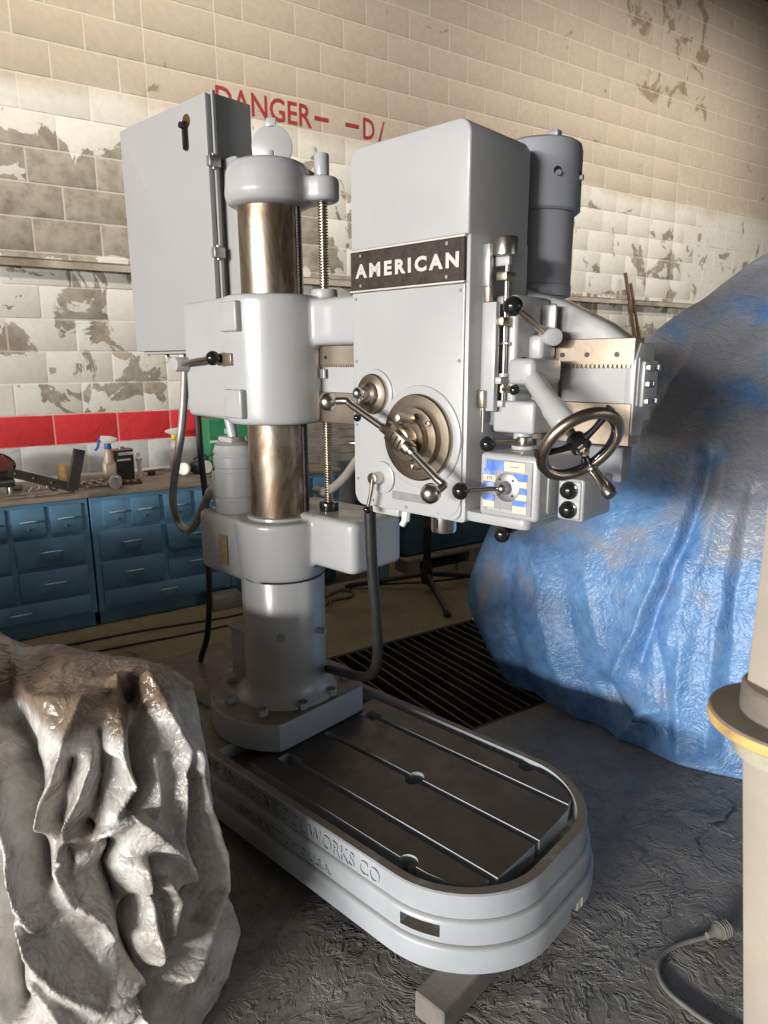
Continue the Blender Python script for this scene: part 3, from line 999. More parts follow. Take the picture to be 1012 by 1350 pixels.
def build_head():
    u0, u1, vf, vb = .546, .927, -.170, .084
    # lower body and its front panel
    hb = B()
    hb.prism(rounded([(u0, 1.205), (u1, 1.205), (u1, 1.882), (u0, 1.882)], [.03, .012, 0, 0]), vf + .006, vb, 'y', bev=.004)
    body = obj('head_body', hb, 'paint', drill)
    obj('front_panel', B().prism(rounded([(u0 + .004, 1.208), (u1 - .010, 1.208), (u1 - .010, 1.775), (u0 + .004, 1.775)], [.035, .03, .003, .003], 8), vf, vf + .010, 'y', bev=.002), 'paint', body)
    for x, z in ((.562, 1.76), (.562, 1.60), (.562, 1.43), (.562, 1.28), (.905, 1.76), (.905, 1.60), (.905, 1.43), (.905, 1.28), (.62, 1.225), (.74, 1.222), (.85, 1.222)):
        obj('panel_screw', B().cyl((x, vf + .001, z), (x, vf - .0025, z), .0042, seg=10), 'paint_motor', body)
    # gear cover on top
    gc = B().prism(rounded([(u0, 1.882), (u1 - .002, 1.882), (u1 - .002, 2.128), (u0, 2.128)], [0, 0, .036, .036], 8), vf, vb, 'y', bev=.006, seg=3)
    cover = obj('gear_cover', gc, 'paint', drill)
    # name plate
    npl = obj('name_plate', B().box(u0 + .002, u1 - .010, vf - .004, vf + .008, 1.782, 1.876, .001, 1), 'nameplate', drill, 0)
    text('name_letters', 'AMERICAN', 0.031, 'nameplate_letters', npl, Matrix.Translation((.568, vf - .0045, 1.813)) @ FRONT, width=.336, extrude=.0022, offset=.0021, spacing=1.38)
    for x, z in ((.587, 1.866), (.587, 1.792), (.868, 1.866), (.868, 1.792)):
        obj('plate_screw', B().cyl((x, vf - .003, z), (x, vf - .007, z), .0045, seg=10), 'galvanised', npl)
    for z in (1.779, 1.879):
        obj('plate_rail', B().box(u0, u1 - .008, vf - .006, vf + .006, z - .0025, z + .0025, .001, 1), 'nameplate_letters', npl, 0)
    # big feed dial
    c = Vector((.786, vf, 1.410))
    ax = (0, -1, 0)
    obj('dial_boss', B().lathe([(.132, -.002), (.130, .004), (.126, .006), (.112, .006)], c, ax, 64), 'paint', body)
    dl = obj('feed_dial', B().lathe([(.110, -.002), (.110, .014), (.106, .018), (.086, .020), (.084, .020), (.084, .017), (.080, .017), (.080, .030), (.077, .034), (.058, .036),
                                     (.056, .036), (.056, .050), (.053, .054), (.0, .054)], c, ax, 64), 'steel_worn', drill, 30)
    for an in (35, 155, 275):
        q = c + Vector((.070 * math.cos(R(an)), -.036, .070 * math.sin(R(an))))
        obj('dial_screw', B().cyl(q, q + Vector((0, -.008, 0)), .007, seg=12, bev=.001), 'chrome', dl)
    # turnstile feed levers
    hc = c + Vector((0.004, -.085, .004))
    hubdir = (Vector((.105, 0, -.075))).normalized()
    hub = B().cyl(c + Vector((0, -.050, 0)), hc + Vector((0, -.005, 0)), .034, .030, 28, .004)
    hub.cyl(hc - hubdir * .048, hc + hubdir * .048, .019, .019, 20, .004)
    hub.box(-.030, .030, -.020, .020, -.020, .020, .004, 2, M=Matrix.Translation(hc) @ Matrix.Rotation(math.atan2(.075, .105), 4, 'Y'))
    ho = obj('feed_hub', hub, 'steel_worn', drill)
    for x in (-.012, .004, .018):
        M_ = Matrix.Translation(hc) @ Matrix.Rotation(math.atan2(.075, .105), 4, 'Y')
        obj('hub_groove', B().box(x, x + .003, -.0225, -.018, -.014, .014, M=M_), 'dark_steel', ho, 0)
    for (end, bend) in (((.574, -.290, 1.497), (.612, -.262, 1.500)), ((.919, -.290, 1.299), (.935, -.262, 1.315))):
        e_, b_ = Vector(end), Vector(bend)
        dirv = (b_ - hc).normalized()
        lv = obj('feed_lever', B().tube([hc + dirv * .03, hc.lerp(b_, .5), hc.lerp(b_, .86), b_, e_], .0098, 14, 6), 'chrome', drill)
        obj('lever_collar', B().cyl(hc + dirv * .03, hc + dirv * .06, .0145, .0125, 18, .003), 'chrome', lv)
        obj('knob', B().ball(e_, .0245), 'chrome', lv)
    obj('feed_stub', B().cyl((.800, vf - .052, 1.462), (.805, vf - .115, 1.468), .0135, .0125, 18, .004), 'steel_worn', drill)
    # small depth dial
    c2 = Vector((.630, vf, 1.515))
    obj('dial_rim', B().lathe([(.066, -.002), (.064, .005), (.058, .007), (.052, .007)], c2, ax, 48), 'paint', body)
    sd = obj('depth_dial', B().lathe([(.053, 0), (.053, .014), (.050, .017), (.038, .018), (.030, .020), (.028, .034), (.020, .040), (0, .040)], c2, ax, 48), 'steel_worn', drill, 30)
    obj('dial_knob', B().cyl(c2 + Vector((0, -.038, 0)), c2 + Vector((0, -.055, 0)), .014).ball(c2 + Vector((-.004, -.060, .004)), .0155), 'chrome', sd)
    obj('dial_handle', B().tube([c2 + Vector((0, -.055, 0)), c2 + Vector((-.004, -.060, -.03)), c2 + Vector((-.008, -.058, -.052))], .0055, 10, 4), 'chrome', sd)
    obj('knob', B().ball(c2 + Vector((-.010, -.058, -.060)), .0105), 'black_plastic', sd)
    # lower left crank
    c3 = Vector((.658, vf, 1.293))
    obj('crank_rim', B().lathe([(.044, -.001), (.043, .006), (.038, .008), (0, .008)], c3, ax, 40), 'paint', body)
    ck = obj('feed_crank', B().cyl(c3 + Vector((-.006, -.004, 0)), c3 + Vector((-.006, -.040, 0)), .0165, bev=.003).tube(
        [c3 + Vector((-.006, -.034, 0)), c3 + Vector((-.012, -.036, -.04)), c3 + Vector((-.022, -.038, -.080))], .0062, 12, 4, radii=lambda t: .0066 - .0018 * t), 'chrome', drill)
    obj('knob', B().ball(c3 + Vector((-.024, -.038, -.086)), .0115), 'black_plastic', ck)
    obj('instruction_strip', B().box(.692, .826, vf - .0015, vf + .002, 1.239, 1.261, .0006, 1), 'silver_label', body, 0)
    # round blank boss at lower right of the panel
    obj('blank_boss', B().lathe([(.050, -.001), (.049, .002), (.045, .003), (0, .003)], Vector((.868, vf, 1.265)), ax, 40), 'paint', body)
    # underside: fittings and spindle
    obj('bottom_bracket', B().box(.600, .700, -.155, -.05, 1.185, 1.210, .006), 'paint', body)
    obj('oil_fitting', B().cyl((.708, -.13, 1.205), (.708, -.135, 1.172), .012, seg=8, bev=.002).cyl((.708, -.135, 1.178), (.700, -.140, 1.160), .009, seg=12), 'plastic_white', body)
    sp = obj('spindle', B().lathe([(.052, 1.210), (.052, 1.192), (.0365, 1.190), (.0365, 1.130), (.034, 1.124), (.020, 1.124)], (.735, 0, 0), (0, 0, 1), 40), 'chrome', drill, 30)
    obj('drift_slot', B().box(.728, .742, -.040, .040, 1.140, 1.165), 'dark_steel', sp, 0)
    # hydraulic hose to the column foot
    obj('hydraulic_hose', B().tube([(.582, -.145, 1.21), (.578, -.135, 1.05), (.575, -.12, .92), (.565, -.10, .80), (.53, -.065, .68), (.46, -.03, .598), (.36, .01, .552), (.25, .05, .515), (.135, .09, .478)], .0165, 14, 8), 'black_rubber', drill)
    # left traverse wheel seen past the head, and a grey hose behind it
    wc = Vector((.470, -.02, 1.288))
    wa = Vector((-.93, -.30, 0)).normalized()
    q = Vector((0, 0, 1)).rotation_difference(wa)
    ring = [wc + q @ Vector((.078 * math.cos(t), .078 * math.sin(t), 0)) for t in [2 * PI * k / 28 for k in range(28)]]
    lw = obj('left_handwheel', B().tube(ring, .0115, 12, 1, True), 'steel_worn', drill)
    for k in range(3):
        t = 2 * PI * k / 3 + .3
        obj('spoke', B().cyl(wc, wc + q @ Vector((.076 * math.cos(t), .076 * math.sin(t), 0)), .008, .006, 12), 'dark_steel', lw)
    obj('wheel_hub', B().cyl(wc + wa * .02, wc - wa * .075, .017, seg=20), 'black_plastic', lw)
    obj('wheel_handle', B().cyl(wc + q @ Vector((0.074, 0.0, 0)), wc + q @ Vector((0.074, 0.0, .06)), .009, .012, 14, .003), 'chrome', lw)
    obj('grey_hose', B().tube([(.02, .15, 1.135), (.10, .12, 1.140), (.17, .10, 1.168), (.24, .09, 1.215), (.31, .08, 1.28), (.40, .09, 1.37)], .0155, 12, 6), 'conduit_grey', drill)

    # ---- right side of the head
    s = u1
    obj('side_recess', B().prism(rounded([(-.112, 1.45), (.010, 1.45), (.010, 1.868), (-.112, 1.868)], .02), s - .002, s + .004, 'x', bev=.0015), 'paint_motor', body)
    obj('side_guide', B().box(s, s + .040, -.113, -.094, 1.48, 1.735, .003), 'paint', body)
    obj('quill_scale', B().box(s, s + .018, -.112, -.094, 1.735, 1.835, .002), 'steel_ways', body)
    obj('scale_post', B().box(s, s + .02, -.116, -.100, 1.77, 1.865, .002), 'silver_label', body)
    r = obj('trip_rod', B().cyl((s + .045, -.080, 1.490), (s + .045, -.080, 1.835), .0062, seg=14), 'chrome', drill)
    obj('trip_cup', B().lathe([(.026, 1.838), (.029, 1.840), (.029, 1.876), (.027, 1.880), (.022, 1.880), (.022, 1.850), (0, 1.850)], (s + .038, -.078, 0), seg=32), 'chrome', r, 30)
    obj('trip_yoke', B().box(s + .003, s + .055, -.088, -.072, 1.816, 1.838, .003), 'paint', r)
    for z, d in ((1.792, .022), (1.690, .030), (1.640, .010)):
        k = B().box(s + .030, s + .058, -.080 - d, -.080 + d * .9, z - .010 if d > .015 else z - .004, z + .010 if d > .015 else z + .004, .002)
        obj('rod_clamp', k, 'steel_worn' if d > .015 else 'chrome', r)
    obj('rod_bracket', B().box(s + .0, s + .055, -.108, -.055, 1.545, 1.562, .003).cyl((s + .045, -.08, 1.562), (s + .045, -.08, 1.570), .014), 'paint', r)
    obj('rod_bracket', B().box(s + .0, s + .055, -.098, -.064, 1.490, 1.506, .003), 'paint', r)
    lv = obj('trip_lever', B().tube([(s + .045, -.085, 1.533), (s + .075, -.105, 1.532), (s + .103, -.122, 1.533)], .005, 10, 4).cyl((s + .045, -.08, 1.525), (s + .045, -.08, 1.541), .013), 'steel_worn', drill)
    obj('knob', B().ball((s + .103, -.122, 1.533), .0125), 'black_plastic', lv)
    obj('depth_pin', B().cyl((s + .014, -.118, 1.43), (s + .014, -.118, 1.488), .003).box(s + .003, s + .02, -.128, -.108, 1.488, 1.53, .002), 'steel_worn', r)
    # saddle that rides on the arm
    sd = B()
    sd.box(s - .03, s + .070, -.070, .085, 1.440, 1.752, .010, 3)
    sd.box(s + .020, s + .105, -.010, .062, 1.600, 1.66, .012, 3)
    sd.box(s + .040, s + .120, .010, .062, 1.47, 1.60, .012, 3)
    sd.box(1.015, 1.085, -.135, .0, 1.545, 1.605, .014, 3)
    sad = obj('saddle', sd, 'paint', drill)
    obj('saddle_block', B().box(s + .02, s + .135, -.085, .045, 1.428, 1.505, .008, 3), 'paint', sad)
    obj('way_wiper', B().box(s + .085, s + .098, .048, .068, 1.40, 1.66, .003), 'galvanised', sad)
    obj('saddle_post', B().cyl((s + .075, -.03, 1.385), (s + .075, -.03, 1.432), .024, seg=24), 'paint', sad)
    # head clamp lever
    hbk = Vector((1.030, .024, 1.658))
    kn = Vector((1.030, -.140, 1.719))
    hl = obj('head_clamp_lever', B().cyl(hbk + (kn - hbk) * .1, kn, .0085, .0075, 14), 'steel_worn', drill)
    obj('lever_hub', B().cyl(hbk + Vector((-.014, 0.012, 0)), hbk + Vector((.032, -.028, -.004)), .023, .021, 24, .004), 'paint', hl)
    obj('knob', B().ball(kn, .0225), 'black_plastic', hl)
    obj('grease_bracket', B().box(s + .070, s + .110, .040, .052, 1.665, 1.735, .006), 'galvanised', hl)
    ol = obj('oiler', B().cyl((s + .075, -.04, 1.595), (s + .120, -.070, 1.595), .010, seg=14), 'brass', drill)
    obj('knob', B().ball((s + .103, -.086, 1.595), .0135), 'black_plastic', ol)

    # traverse shaft housing and handwheel
    N = Vector((.7337, -.3424, -.5869)).normalized()
    wc = Vector((1.236, -.190, 1.427))
    p0 = wc - N * .235
    hs = obj('shaft_housing', B().lathe([(.022, 0), (.0235, .10), (.027, .115), (.028, .168), (.026, .172), (.021, .175), (.019, .160), (0, .160)], p0, N, 32), 'paint', drill, 30)
    obj('wheel_shaft', B().cyl(p0, wc, .0105, seg=16), 'steel_worn', hs)
    q = Vector((0, 0, 1)).rotation_difference(N)
    RW = .087
    ring = [wc + q @ Vector((RW * math.cos(t), RW * math.sin(t), 0)) for t in [2 * PI * k / 40 for k in range(40)]]
    hw = obj('handwheel', B().tube(ring, .0125, 16, 1, True), 'steel_worn', drill)
    obj('wheel_inner_band', B().tube([wc + q @ Vector(((RW - .006) * math.cos(t), (RW - .006) * math.sin(t), -.001)) for t in [2 * PI * k / 40 for k in range(40)]], .0088, 14, 1, True), 'black_plastic', hw)
    hub = wc - N * .004
    obj('wheel_hub', B().lathe([(.020, -.018), (.022, -.012), (.022, .012), (.016, .016), (0, .016)], hub, N, 28), 'black_plastic', hw, 30)
    obj('hub_nut', B().cyl(hub + N * .014, hub + N * .026, .0125, seg=6, bev=.002).cyl(hub + N * .024, hub + N * .031, .0075, seg=14), 'steel_worn', hw)
    hdir = Vector((-.104, .797, -.595))
    hdir = (hdir - N * hdir.dot(N)).normalized()
    for k in range(3):
        d_ = Matrix.Rotation(2 * PI * k / 3, 3, N) @ hdir
        obj('spoke', B().tube([hub + d_ * .012, hub + d_ * .05 + N * .004, hub + d_ * .10], .010, 10, 5, radii=lambda t: .0105 - .004 * math.sin(PI * t)), 'black_plastic', hw)
    hp = wc + hdir * RW
    obj('handle_boss', B().cyl(hp - N * .012, hp + N * .016, .012, seg=16, bev=.002), 'chrome', hw)
    obj('wheel_handle', B().lathe([(.0085, 0), (.0125, .008), (.0105, .016), (.0115, .03), (.0160, .052), (.0165, .066), (.013, .078), (0, .082)], hp + N * .014, N, 24), 'chrome', hw, 50)

    # speed gearbox
    gx0, gx1, gz0, gz1 = .968, 1.128, 1.236, 1.388
    gb = obj('speed_gearbox', B().box(gx0, gx1, vf + .004, .045, gz0, gz1, .012, 4), 'paint', drill)
    obj('gearbox_foot', B().prism(rounded([(.915, -.160), (1.10, -.160), (1.10, .03), (.915, .03)], [.03, .02, 0, 0]), 1.212, 1.238, bev=.006), 'paint', gb)
    gb2 = obj('speed_plate', B().box(gx0 + .018, gx1 - .014, vf + .001, vf + .005, gz0 + .014, gz1 - .014, .0006, 1), 'silver_label', gb, 0)
    def chip(x0, x1, z0, z1, mat):
        return obj('label_chip', B().box(x0, x1, vf - .0006, vf + .0016, z0, z1), mat, gb, 0)
    chip(.990, 1.040, 1.350, 1.372, 'label_blue'); chip(1.040, 1.096, 1.350, 1.372, 'label_cream')
    chip(.984, 1.018, 1.338, 1.350, 'label_blue'); chip(.984, 1.018, 1.322, 1.337, 'label_cream')
    chip(.984, 1.014, 1.306, 1.320, 'label_blue'); chip(.984, 1.016, 1.276, 1.290, 'label_blue'); chip(.984, 1.016, 1.260, 1.275, 'label_cream')
    chip(1.066, 1.102, 1.330, 1.346, 'label_blue'); chip(1.066, 1.102, 1.316, 1.329, 'label_cream')
    chip(1.068, 1.102, 1.300, 1.313, 'label_blue'); chip(1.068, 1.102, 1.286, 1.299, 'label_cream')
    chip(1.066, 1.102, 1.272, 1.284, 'label_blue'); chip(1.066, 1.102, 1.254, 1.271, 'label_cream')
    text('speed_number', '375', .008, 'label_ink', gb, Matrix.Translation((.993, vf - .0010, 1.3258)) @ FRONT, extrude=.0003)
    text('plate_title', 'SPINDLE SPEEDS-R.P.M.', .0062, 'label_white', gb, Matrix.Translation((.998, vf + .0006, 1.2525)) @ FRONT, width=.090, extrude=.0004)
    obj('arrow_mark', B().box(1.057, 1.080, vf - .0010, vf + .001, 1.3602, 1.3614), 'label_ink', gb, 0)
    hc = Vector((1.049, vf + .004, 1.312))
    obj('selector_hub', B().lathe([(.034, -.001), (.034, .005), (.030, .007), (.016, .008), (.014, .022), (.012, .026), (0, .027)], hc, ax, 36), 'galvanised', gb, 30)
    for k in range(4):
        t = PI / 4 + k * PI / 2
        obj('hub_screw', B().cyl(hc + Vector((.025 * math.cos(t), -.006, .025 * math.sin(t))), hc + Vector((.025 * math.cos(t), -.0085, .025 * math.sin(t))), .003, seg=10), 'dark_steel', gb)
    kn = Vector((.976, -.250, 1.306))
    sl = obj('speed_lever', B().tube([hc + Vector((0, -.018, 0)), hc.lerp(kn, .5) + Vector((.0, -.010, .001)), kn], .0056, 12, 5).ball(hc + Vector((0, -.024, 0)), .0125), 'chrome', drill)
    obj('knob', B().ball(kn, .0205), 'black_plastic', sl)
    # lever on top of the gearbox
    tb = Vector((1.020, -.055, 1.388))
    obj('lever_base', B().cyl(tb, tb + Vector((0, 0, .010)), .030, seg=28, bev=.003), 'paint', gb)
    kn = Vector((.960, -.122, 1.402))
    tl = obj('reverse_lever', B().cyl(tb + Vector((0, 0, .010)), tb + Vector((0, 0, .030)), .017, seg=20, bev=.002).cyl(tb + Vector((0, 0, .02)), kn, .0075, .0065, 12), 'steel_worn', drill)
    obj('knob', B().ball(kn, .0195), 'black_plastic', tl)
    # lever under the gearbox
    kn = Vector((1.028, -.150, 1.193))
    ul = obj('lower_lever', B().tube([kn, (1.06, -.10, 1.214), (1.085, -.06, 1.236)], .0062, 12, 4), 'dark_steel', drill)
    obj('knob', B().ball(kn, .0205), 'black_plastic', ul)
    # side of the gearbox: cover, filler and push button box
    obj('gearbox_cover', B().prism(rounded([(-.125, 1.25), (.02, 1.25), (.02, 1.345), (-.125, 1.345)], .012), gx1 - .002, gx1 + .004, 'x', bev=.002), 'paint', gb)
    obj('oil_window', B().cyl((gx1 + .002, -.02, 1.318), (gx1 + .010, -.02, 1.318), .014, seg=24, bev=.002), 'galvanised', gb)
    pb = obj('button_box', B().box(1.142, 1.206, -.100, .045, 1.240, 1.337, .006, 3), 'paint', drill)
    obj('button_plate', B().box(1.147, 1.201, -.103, -.098, 1.245, 1.332, .0015, 1), 'silver_label', pb, 0)
    for z in (1.311, 1.266):
        bt = obj('push_button', B().lathe([(.0205, -.001), (.0205, .004), (.0175, .005), (.0175, .010), (.0165, .016), (.011, .021), (0, .023)], (1.173, -.103, z), ax, 32), 'black_plastic', pb, 50)
    obj('arm_lower_bracket', B().box(1.10, 1.228, .045, .10, 1.315, 1.398, .006), 'paint_motor', drill)

    # motor
    mo = B().lathe([(.098, 1.772), (.099, 1.776), (.099, 1.800), (.097, 1.803), (.098, 1.985), (.106, 1.986), (.113, 1.992), (.113, 2.140), (.109, 2.156), (.098, 2.163), (.060, 2.166), (.058, 2.172), (.040, 2.174), (0, 2.174)], (.85, .25, 0), seg=64)
    mt = obj('spindle_motor', mo, 'paint_motor', drill, 30)
    obj('motor_foot', B().cyl((.85, .25, 1.72), (.85, .25, 1.775), .075, .082, 40), 'paint', mt)
    for an in (-35, 10, -80):
        d = Vector((math.cos(R(an)), math.sin(R(an)), 0))
        obj('vent_hole', B().cyl(Vector((.85, .25, 2.075)) + d * .109, Vector((.85, .25, 2.075)) + d * .1135, .011, seg=16), 'dark_steel', mt)
        obj('lifting_lug', B().cyl(Vector((.85, .25, 2.069)) + d * .112, Vector((.85, .25, 2.069)) + d * .122, .007, seg=12), 'paint_motor', mt)
    obj('motor_lug', B().box(.90, .935, .19, .215, 2.160, 2.176, .004), 'paint_motor', mt)
    obj('junction_box', B().box(.33, .40, .17, .25, 1.94, 2.03, .008), 'paint_motor', drill)
    obj('junction_cable', B().tube([(.37, .21, 1.94), (.37, .21, 1.87), (.37, .21, 1.80), (.375, .20, 1.76)], .011, 10, 4), 'black_rubber', drill)
build_head()

# timbers the base stands on
for u in (1.00, -0.55):
    o = obj('support_timber', B().box(u, u + .092, -.435, .30, 0.001, .0735, .004, 1), ['timber'], None, 0)
    o.matrix_world = MM
    tag(o, 'grey timber block sticking out under the rounded front end of the drill base' if u > 0 else 'grey timber block under the rear of the drill base behind the grey tarpaulin', 'timber', 'timbers under the drill')

# ------------------------------------------------------------------ work bench along the wall
BF = 0.715           # bench front, out of the wall
def drawer(parent, a0, a1, z0, z1, pull=0.0, knob=False, hw=0.11, tilt=0.0):
    d = B().box(a0 + .004, a1 - .004, -BF - .012, -BF + .012, z0 + .004, z1 - .004, .004, 2)
    if pull:
        d.box(a0 + .012, a1 - .012, -BF, -BF + .25, z0 + .012, z1 - .02)
    o = obj('drawer', d, 'bench_blue', parent)
    if pull:
        o.location = (0, -pull, 0)
        o.rotation_euler = (0, 0, tilt)
    c, z = (a0 + a1) / 2, (z0 + z1) / 2 + .005
    y = -BF - .012
    h = B().tube([(c - hw / 2, y + .002, z - .004), (c - hw / 2 + .006, y - .020, z), (c, y - .024, z + .002), (c + hw / 2 - .006, y - .020, z), (c + hw / 2, y + .002, z - .004)], .0062, 8, 4)
    obj('handle', h, 'handle_metal', o)
    if knob:
        obj('lock', B().cyl((c - .01, y + .001, z - .045), (c - .01, y - .007, z - .045), .007, seg=12), 'handle_metal', o)
    return o
def bench_unit(a0, a1, label, mirror=False, opened=()):
    root = thing('drawer_cabinet', label, 'cabinet', WM, 'blue drawer cabinets under the worktop')
    w = a1 - a0
    bd = B().box(a0, a1, -BF, -.01, .10, .815, .003, 1).box(a0 + .01, a1 - .01, -BF + .05, -.02, 0.001, .10)
    obj('cabinet_body', bd, 'bench_blue', root, 0)
    m_ = .032
    half = (w - 2 * m_ - .022) / 2
    cols = [(a0 + m_, a0 + m_ + half), (a0 + m_ + half + .022, a1 - m_)]
    n = 0
    for ci, (c0, c1) in enumerate(cols):
        h2 = (c1 - c0 - .020) / 2
        for k in range(2):
            x0 = c0 + k * (h2 + .020)
            pl = dict(opened).get(('s', ci * 2 + k), 0)
            drawer(root, x0, x0 + h2, .625, .795, pl, True, .088, .05 if pl else 0)
        drawer(root, c0, c1, .435, .605, dict(opened).get(('m', ci), 0))
        drawer(root, c0, c1, .245, .415)
    drawer(root, a0 + m_, a1 - m_, .115, .228)
    return root
bench_unit(-.100, .742, 'blue drawer cabinet below the bent black angle iron, left of the seam')
bench_unit(.752, 1.598, 'blue drawer cabinet with pulled-out drawers below the spray bottle with blue nozzle', opened=[(('s', 0), .035), (('m', 1), .03)])
bench_unit(1.604, 2.46, 'blue drawer cabinet behind the drill column, mostly hidden', opened=[(('s', 0), .03)])
wt = obj('worktop', B().box(-.105, 2.47, -BF - .018, -.006, .816, .840, .004, 1), 'bench_top', None, 0)
wt.matrix_world = WM
tag(wt, 'long dusty brown worktop lying over the blue drawer cabinets', 'worktop')
BT = .8405

def on_bench(name, label, cat, a, b, rz=0):
    return thing(name, label, cat, WM @ Matrix.Translation((a, -b, BT)) @ Matrix.Rotation(R(rz), 4, 'Z'))
def spray(name, label, a, b, rz, bodym, headm, trigm, neckm):
    t = on_bench(name, label, 'spray bottle', a, b, rz)
    obj('bottle', B().prism(rounded([(-.040, -.030), (.040, -.030), (.040, .030), (-.040, .030)], .018), 0, .135, bev=.01).lathe([(.036, .13), (.030, .15), (.026, .19), (.020, .215), (.016, .225)], seg=20), bodym, t)
    obj('cap_ring', B().cyl((0, 0, .220), (0, 0, .255), .022, .020, 20, .002), neckm, t)
    obj('nozzle', B().prism([(-.045, .285), (-.030, .255), (.018, .255), (.060, .275), (.060, .287), (.020, .300), (-.035, .305)], -.014, .014, 'y', bev=.004), headm, t)
    obj('trigger', B().tube([(-.034, 0, .300), (-.052, 0, .270), (-.060, 0, .235), (-.078, 0, .215)], .008, 8, 4), trigm, t)
spray('spray_bottle', 'cloudy spray bottle with a blue trigger and collar on the bench', .950, .40, 0, 'bottle_haze', 'plastic_white', 'plastic_blue', 'plastic_blue')
spray('spray_bottle', 'white spray bottle with a yellow trigger behind the hanging conduit', 1.46, .12, 180, 'bottle_white', 'plastic_white', 'plastic_yellow', 'plastic_yellow')
t = on_bench('paint_can', 'black rectangular solvent can with a white torn label by the spray bottle', 'can', 1.062, .300, 8)
obj('can_body', B().box(-.075, .050, -.045, .045, 0, .200, .006), 'dark_steel', t)
obj('can_side_label', B().box(.0505, .053, -.044, .044, .004, .198).box(-.050, .050, -.0465, -.045, .165, .185, M=Matrix.Identity(4)).box(-.060, .030, -.0465, -.045, .128, .142), 'plastic_white', t, 0)
obj('can_cap', B().cyl((-.01, 0, .200), (-.01, 0, .216), .022, seg=20, bev=.003), 'galvanised', t)
obj('can_rim', B().box(-.078, .053, -.048, .048, .196, .203, .002), 'galvanised', t)
t = on_bench('squeeze_bottle', 'small white squeeze bottle with round cap right of the black can', 'bottle', 1.166, .275)
obj('bottle', B().lathe([(.013, 0), (.014, .004), (.014, .10), (.022, .115), (.022, .13), (.012, .140)], seg=16), 'plastic_white', t)
obj('cap', B().lathe([(.014, .138), (.014, .160), (.010, .168), (0, .170)], seg=16), 'plastic_white', t)
t = on_bench('wood_block', 'short round block of yellow wood behind the black angle iron', 'wood', .703, .20)
obj('block', B().cyl((0, 0, 0), (0, 0, .118), .034, .034, 20, .003), 'wood_fresh', t)
# bent angle iron
t = on_bench('angle_iron', 'black steel angle iron welded to a V, lying on the bench', 'steel angle', .690, .655)
def channel(p0, p1, w, mat, nm):
    p0, p1 = Vector(p0), Vector(p1)
    L = (p1 - p0).length
    b_ = B().box(0, L, -.004, .004, -w / 2, w / 2, .001, 1).box(0, L, -.0, .045, w / 2 - .008, w / 2, .001, 1)
    d = (p1 - p0).normalized()
    y = Vector((0, 1, 0))
    zz = d.cross(y).normalized()
    Mx = Matrix((d, zz.cross(d), zz)).transposed().to_4x4()
    return obj(nm, b_, mat, t, 0, Matrix.Translation(p0) @ Mx)
channel((.005, .0, .030), (-.330, .055, .150), .052, 'dark_steel', 'long_arm')
channel((-.012, .0, .022), (.055, .02, .255), .060, 'dark_steel', 'short_arm')
for k in range(3):
    obj('rivet', B().cyl((-.30 + k * .09, .048 - k * .015, .140 - k * .033), (-.30 + k * .09, .038 - k * .015, .140 - k * .033), .006, seg=10), 'galvanised', t)
# hand machine on the left
t = on_bench('bench_grinder', 'dark red and black motor tool with steel clamps at the left end', 'tool', .30, .33)
obj('tool_case', B().prism(rounded([(-.20, .13), (.085, .13), (.12, .17), (.06, .222), (-.02, .235), (-.20, .20)], .015), -.09, .10, 'y', bev=.012), 'case_red', t)
obj('tool_frame', B().box(-.19, .10, -.08, .09, .075, .132, .008), 'dark_steel', t)
obj('tool_cable', B().tube([(.02, -.02, .233), (.075, -.03, .215), (.115, -.03, .17), (.112, -.02, .13)], .007, 8, 5), 'black_rubber', t)
obj('clamp_foot', B().box(-.16, .01, -.10, .05, .0, .078, .010).box(-.05, .05, -.13, -.08, .0, .045, .006), 'conduit_grey', t)
obj('clamp_screw', B().cyl((.0, -.11, .06), (.10, -.11, .06), .022, seg=16).cyl((.09, -.12, .03), (.13, -.13, .03), .018, seg=14), 'dark_steel', t)
for x in (-.10, -.06, -.02, .07):
    obj('steel_lug', B().cyl((x, -.135, .0), (x, -.135, .042), .014, seg=12, bev=.002), 'galvanised', t)
t = on_bench('steel_rod', 'thin steel rod with a collar lying near the front edge of the bench', 'rod', .46, .66, 2)
obj('rod', B().cyl((-.13, 0, .008), (.14, 0, .008), .006, seg=10).cyl((-.02, 0, .008), (.015, 0, .008), .010, seg=12), 'wood_grey', t)
t = on_bench('pipe_offcut', 'short grey pipe offcut with its dark open end facing out', 'pipe', .925, .60, 0)
obj('pipe', B().lathe([(.036, 0), (.038, .002), (.038, .095), (.032, .095), (.031, .002), (.033, 0)], (0, -.05, .039), (.25, 1, 0), 28), 'galvanised', t, 30)
obj('pipe_inside', B().cyl((.004, -.042, .039), (.005, -.040, .039), .0315, seg=24), 'gap_dark', t)
t = on_bench('bearing_ring', 'small black ring standing behind the angle iron', 'ring', .60, .50)
obj('ring', B().tube([(.022 * math.cos(k * PI / 8), 0, .027 + .022 * math.sin(k * PI / 8)) for k in range(16)], .006, 8, 1, True), 'dark_steel', t)
rn = random.Random(5)
